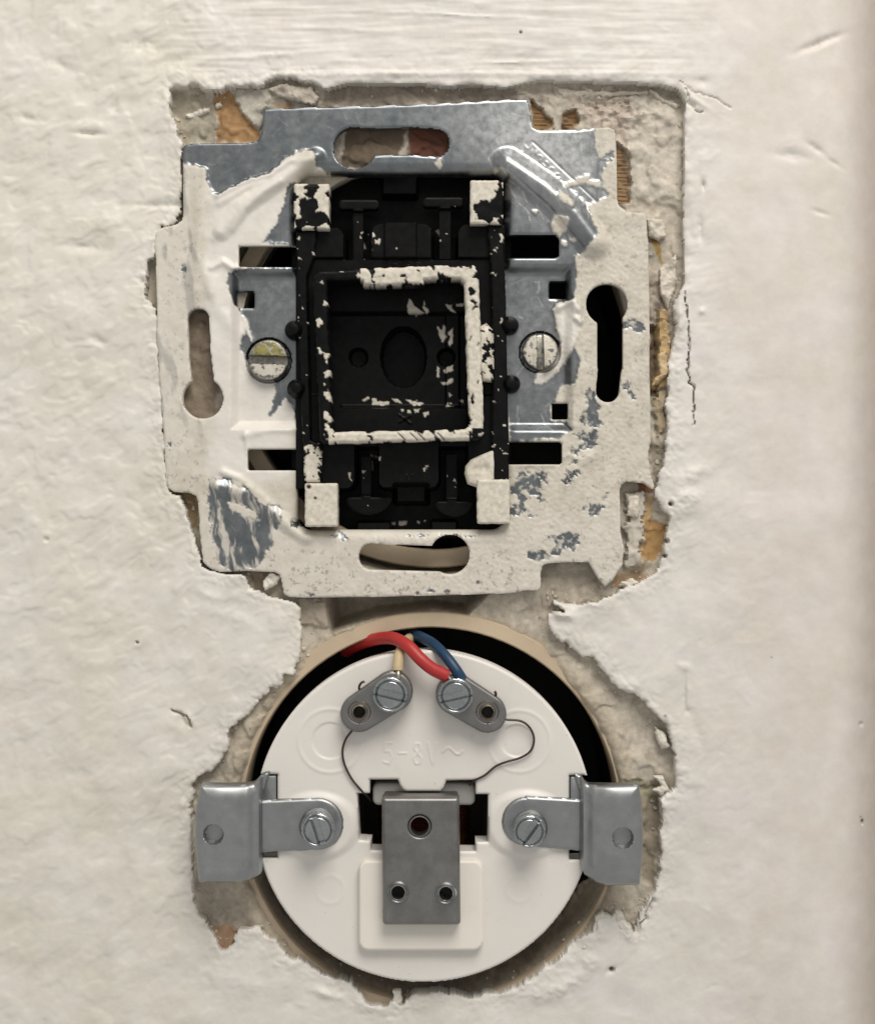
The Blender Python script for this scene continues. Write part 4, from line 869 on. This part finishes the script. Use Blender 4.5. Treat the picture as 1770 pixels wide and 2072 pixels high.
FLL = [(409, 1587), (498, 1589), (514, 1587), (526, 1574), (534, 1568), (542, 1567), (528, 1610), (527, 1732), (527, 1745), (526, 1769), (508, 1780), (489, 1782), (406, 1780), (400, 1730), (397.5, 1680), (400, 1630)]
ARL = [(520, 1624), (640, 1619), (650, 1725), (520, 1731)]
clamp(-1, FLL, (641, 1672), 53, ARL, (435, 1684, 19), (643, 1680, 34, 72), rpoly(531, 1570, 559, 1625, 3), (529, 500), 'left metal clamp')
FLR = [(1191, 1589), (1289, 1587), (1295, 1620), (1298, 1680), (1296, 1740), (1291, 1786), (1222, 1787), (1205, 1783), (1184, 1770), (1177, 1755), (1177, 1745), (1177, 1610), (1166, 1572), (1176, 1573), (1184, 1584)]
ARR = [(1064, 1615), (1180, 1622), (1180, 1728), (1064, 1717)]
clamp(1, FLR, (1066, 1667), 50, ARR, (1257, 1691, 20), (1071, 1683, 33, -54), rpoly(1154, 1572, 1178, 1625, 3), (1175, 1201), 'right metal clamp')
# terminals
def terminal(a, ra, b, rb, scr, eye, ang, label):
    X, Y = grid(min(a[0], b[0]) - 46, min(a[1], b[1]) - 46, max(a[0], b[0]) + 46, max(a[1], b[1]) + 46, 1.5)
    ex, ey = b[0] - a[0], b[1] - a[1]; t = np.clip(((X - a[0]) * ex + (Y - a[1]) * ey) / (ex * ex + ey * ey), 0, 1)
    D = np.hypot(X - a[0] - t * ex, Y - a[1] - t * ey) - (ra + (rb - ra) * t)
    D = np.maximum(D, -circ(X, Y, eye[0], eye[1], 13)); Z = 5.0 - rnd(5, np.minimum(D, 0), .4)
    Z -= .22 * sst(24, 21, np.hypot(X - eye[0], Y - eye[1]))
    o = sheet('terminal', X, Y, D, Z, 2.0, MTERM, bz, None, 5.0); o['label'] = label
    lathe('eyelet', eye[0], eye[1], [(11.2, 3.2), (11.2, 5.0), (13, 5.5), (15.5, 5.3), (16.5, 4.7)], MBRASS, o, 5.2, 36)
    lathe('eyelet_pin', eye[0], eye[1], [(11.6, 3.6), (0, 3.6)], MDARK, o, 5.2, 24)
    slot_screw('screw', scr[0], scr[1], scr[2], 6.6, 4.8, ang, MZINC, o, 6.4, .20, .1, None, 1.0, 1.1, .3)
terminal((726.5, 1444), 38, (793.8, 1400), 41, (789.4, 1405.7, 35.5), (727, 1441), 14, 'left terminal with cream wire')
terminal((986, 1445), 38.5, (922.5, 1406), 41, (922, 1408, 35.5), (986, 1441), -13, 'right terminal with red and blue wires')
# enamelled coil wires and their cut ends
tube('coil_wire', [(720, 1470, 3.6), (711, 1480, 3.2), (699, 1497, 3.0), (693, 1520, 3.0), (697, 1546, 2.9), (711, 1575, 2.8), (728, 1596, 2.6), (740, 1608, 1.5), (752, 1622, -2)], 2.3, MDKWIRE, bz, 8)
tube('coil_wire', [(1010, 1452, 3.6), (1023, 1456, 3.4), (1053, 1459, 3.2), (1071, 1472, 3.1), (1080, 1494, 3.0), (1074, 1518, 3.0), (1053, 1533, 2.9), (1023, 1542, 2.9), (1002, 1551, 2.8), (980, 1569, 2.8), (960, 1579, 2.4), (950, 1588, 0.5)], 2.3, MDKWIRE, bz, 8)
tube('coil_wire', [(727, 1396, 3.2), (727, 1388, 4.0), (732, 1381, 4.4), (738, 1379, 4.4)], 2.4, MDKWIRE, bz, 8)
tube('coil_wire', [(1002, 1412, 3.2), (1003, 1404, 4.2), (1001, 1399, 4.4)], 2.6, MDKWIRE, bz, 8)

# ------------------------------------------------------------------ supply wires (held by the terminals)
def wire(name, label, pts, r, mat, tip=None):
    o = tube(name, pts, r, mat, None, 14, 8); o['label'] = label; o['category'] = 'wire'
    if tip: tube('stripped_core', tip, 5, MBRASS, o, 10)
    return o
wire('supply_wire', 'red insulated wire bent down to the right terminal', [(700, 1318, -9), (722, 1306, -5.5), (745, 1297, -3), (775, 1291, 0), (800, 1293, 2.4), (826, 1308, 4.4), (850, 1333, 5.4), (874, 1353, 5.6), (898, 1365, 5.4), (904, 1368, 5.3)], 13, MRED, [(905, 1368, 5.4), (914, 1378, 5.4), (918, 1386, 5.2)])
wire('supply_wire', 'blue insulated wire bent down to the right terminal', [(815, 1278, -9), (838, 1284, -4), (858, 1292, -1.0), (880, 1306, 1.8), (903, 1330, 4.0), (922, 1355, 5.0), (935, 1375, 5.0)], 11, MBLUE, [(932, 1370, 5.0), (936, 1380, 5.2), (934, 1388, 5.2)])
wire('supply_wire', 'short cream wire running behind the red one to the left terminal', [(842, 1284, -8), (828, 1292, -3), (816, 1306, 1), (808, 1325, 3.6), (805.5, 1345, 4.4), (805, 1357, 4.6)], 10.5, MCREAM, [(805, 1352, 4.5), (806, 1366, 5.0), (806, 1374, 5.0)])
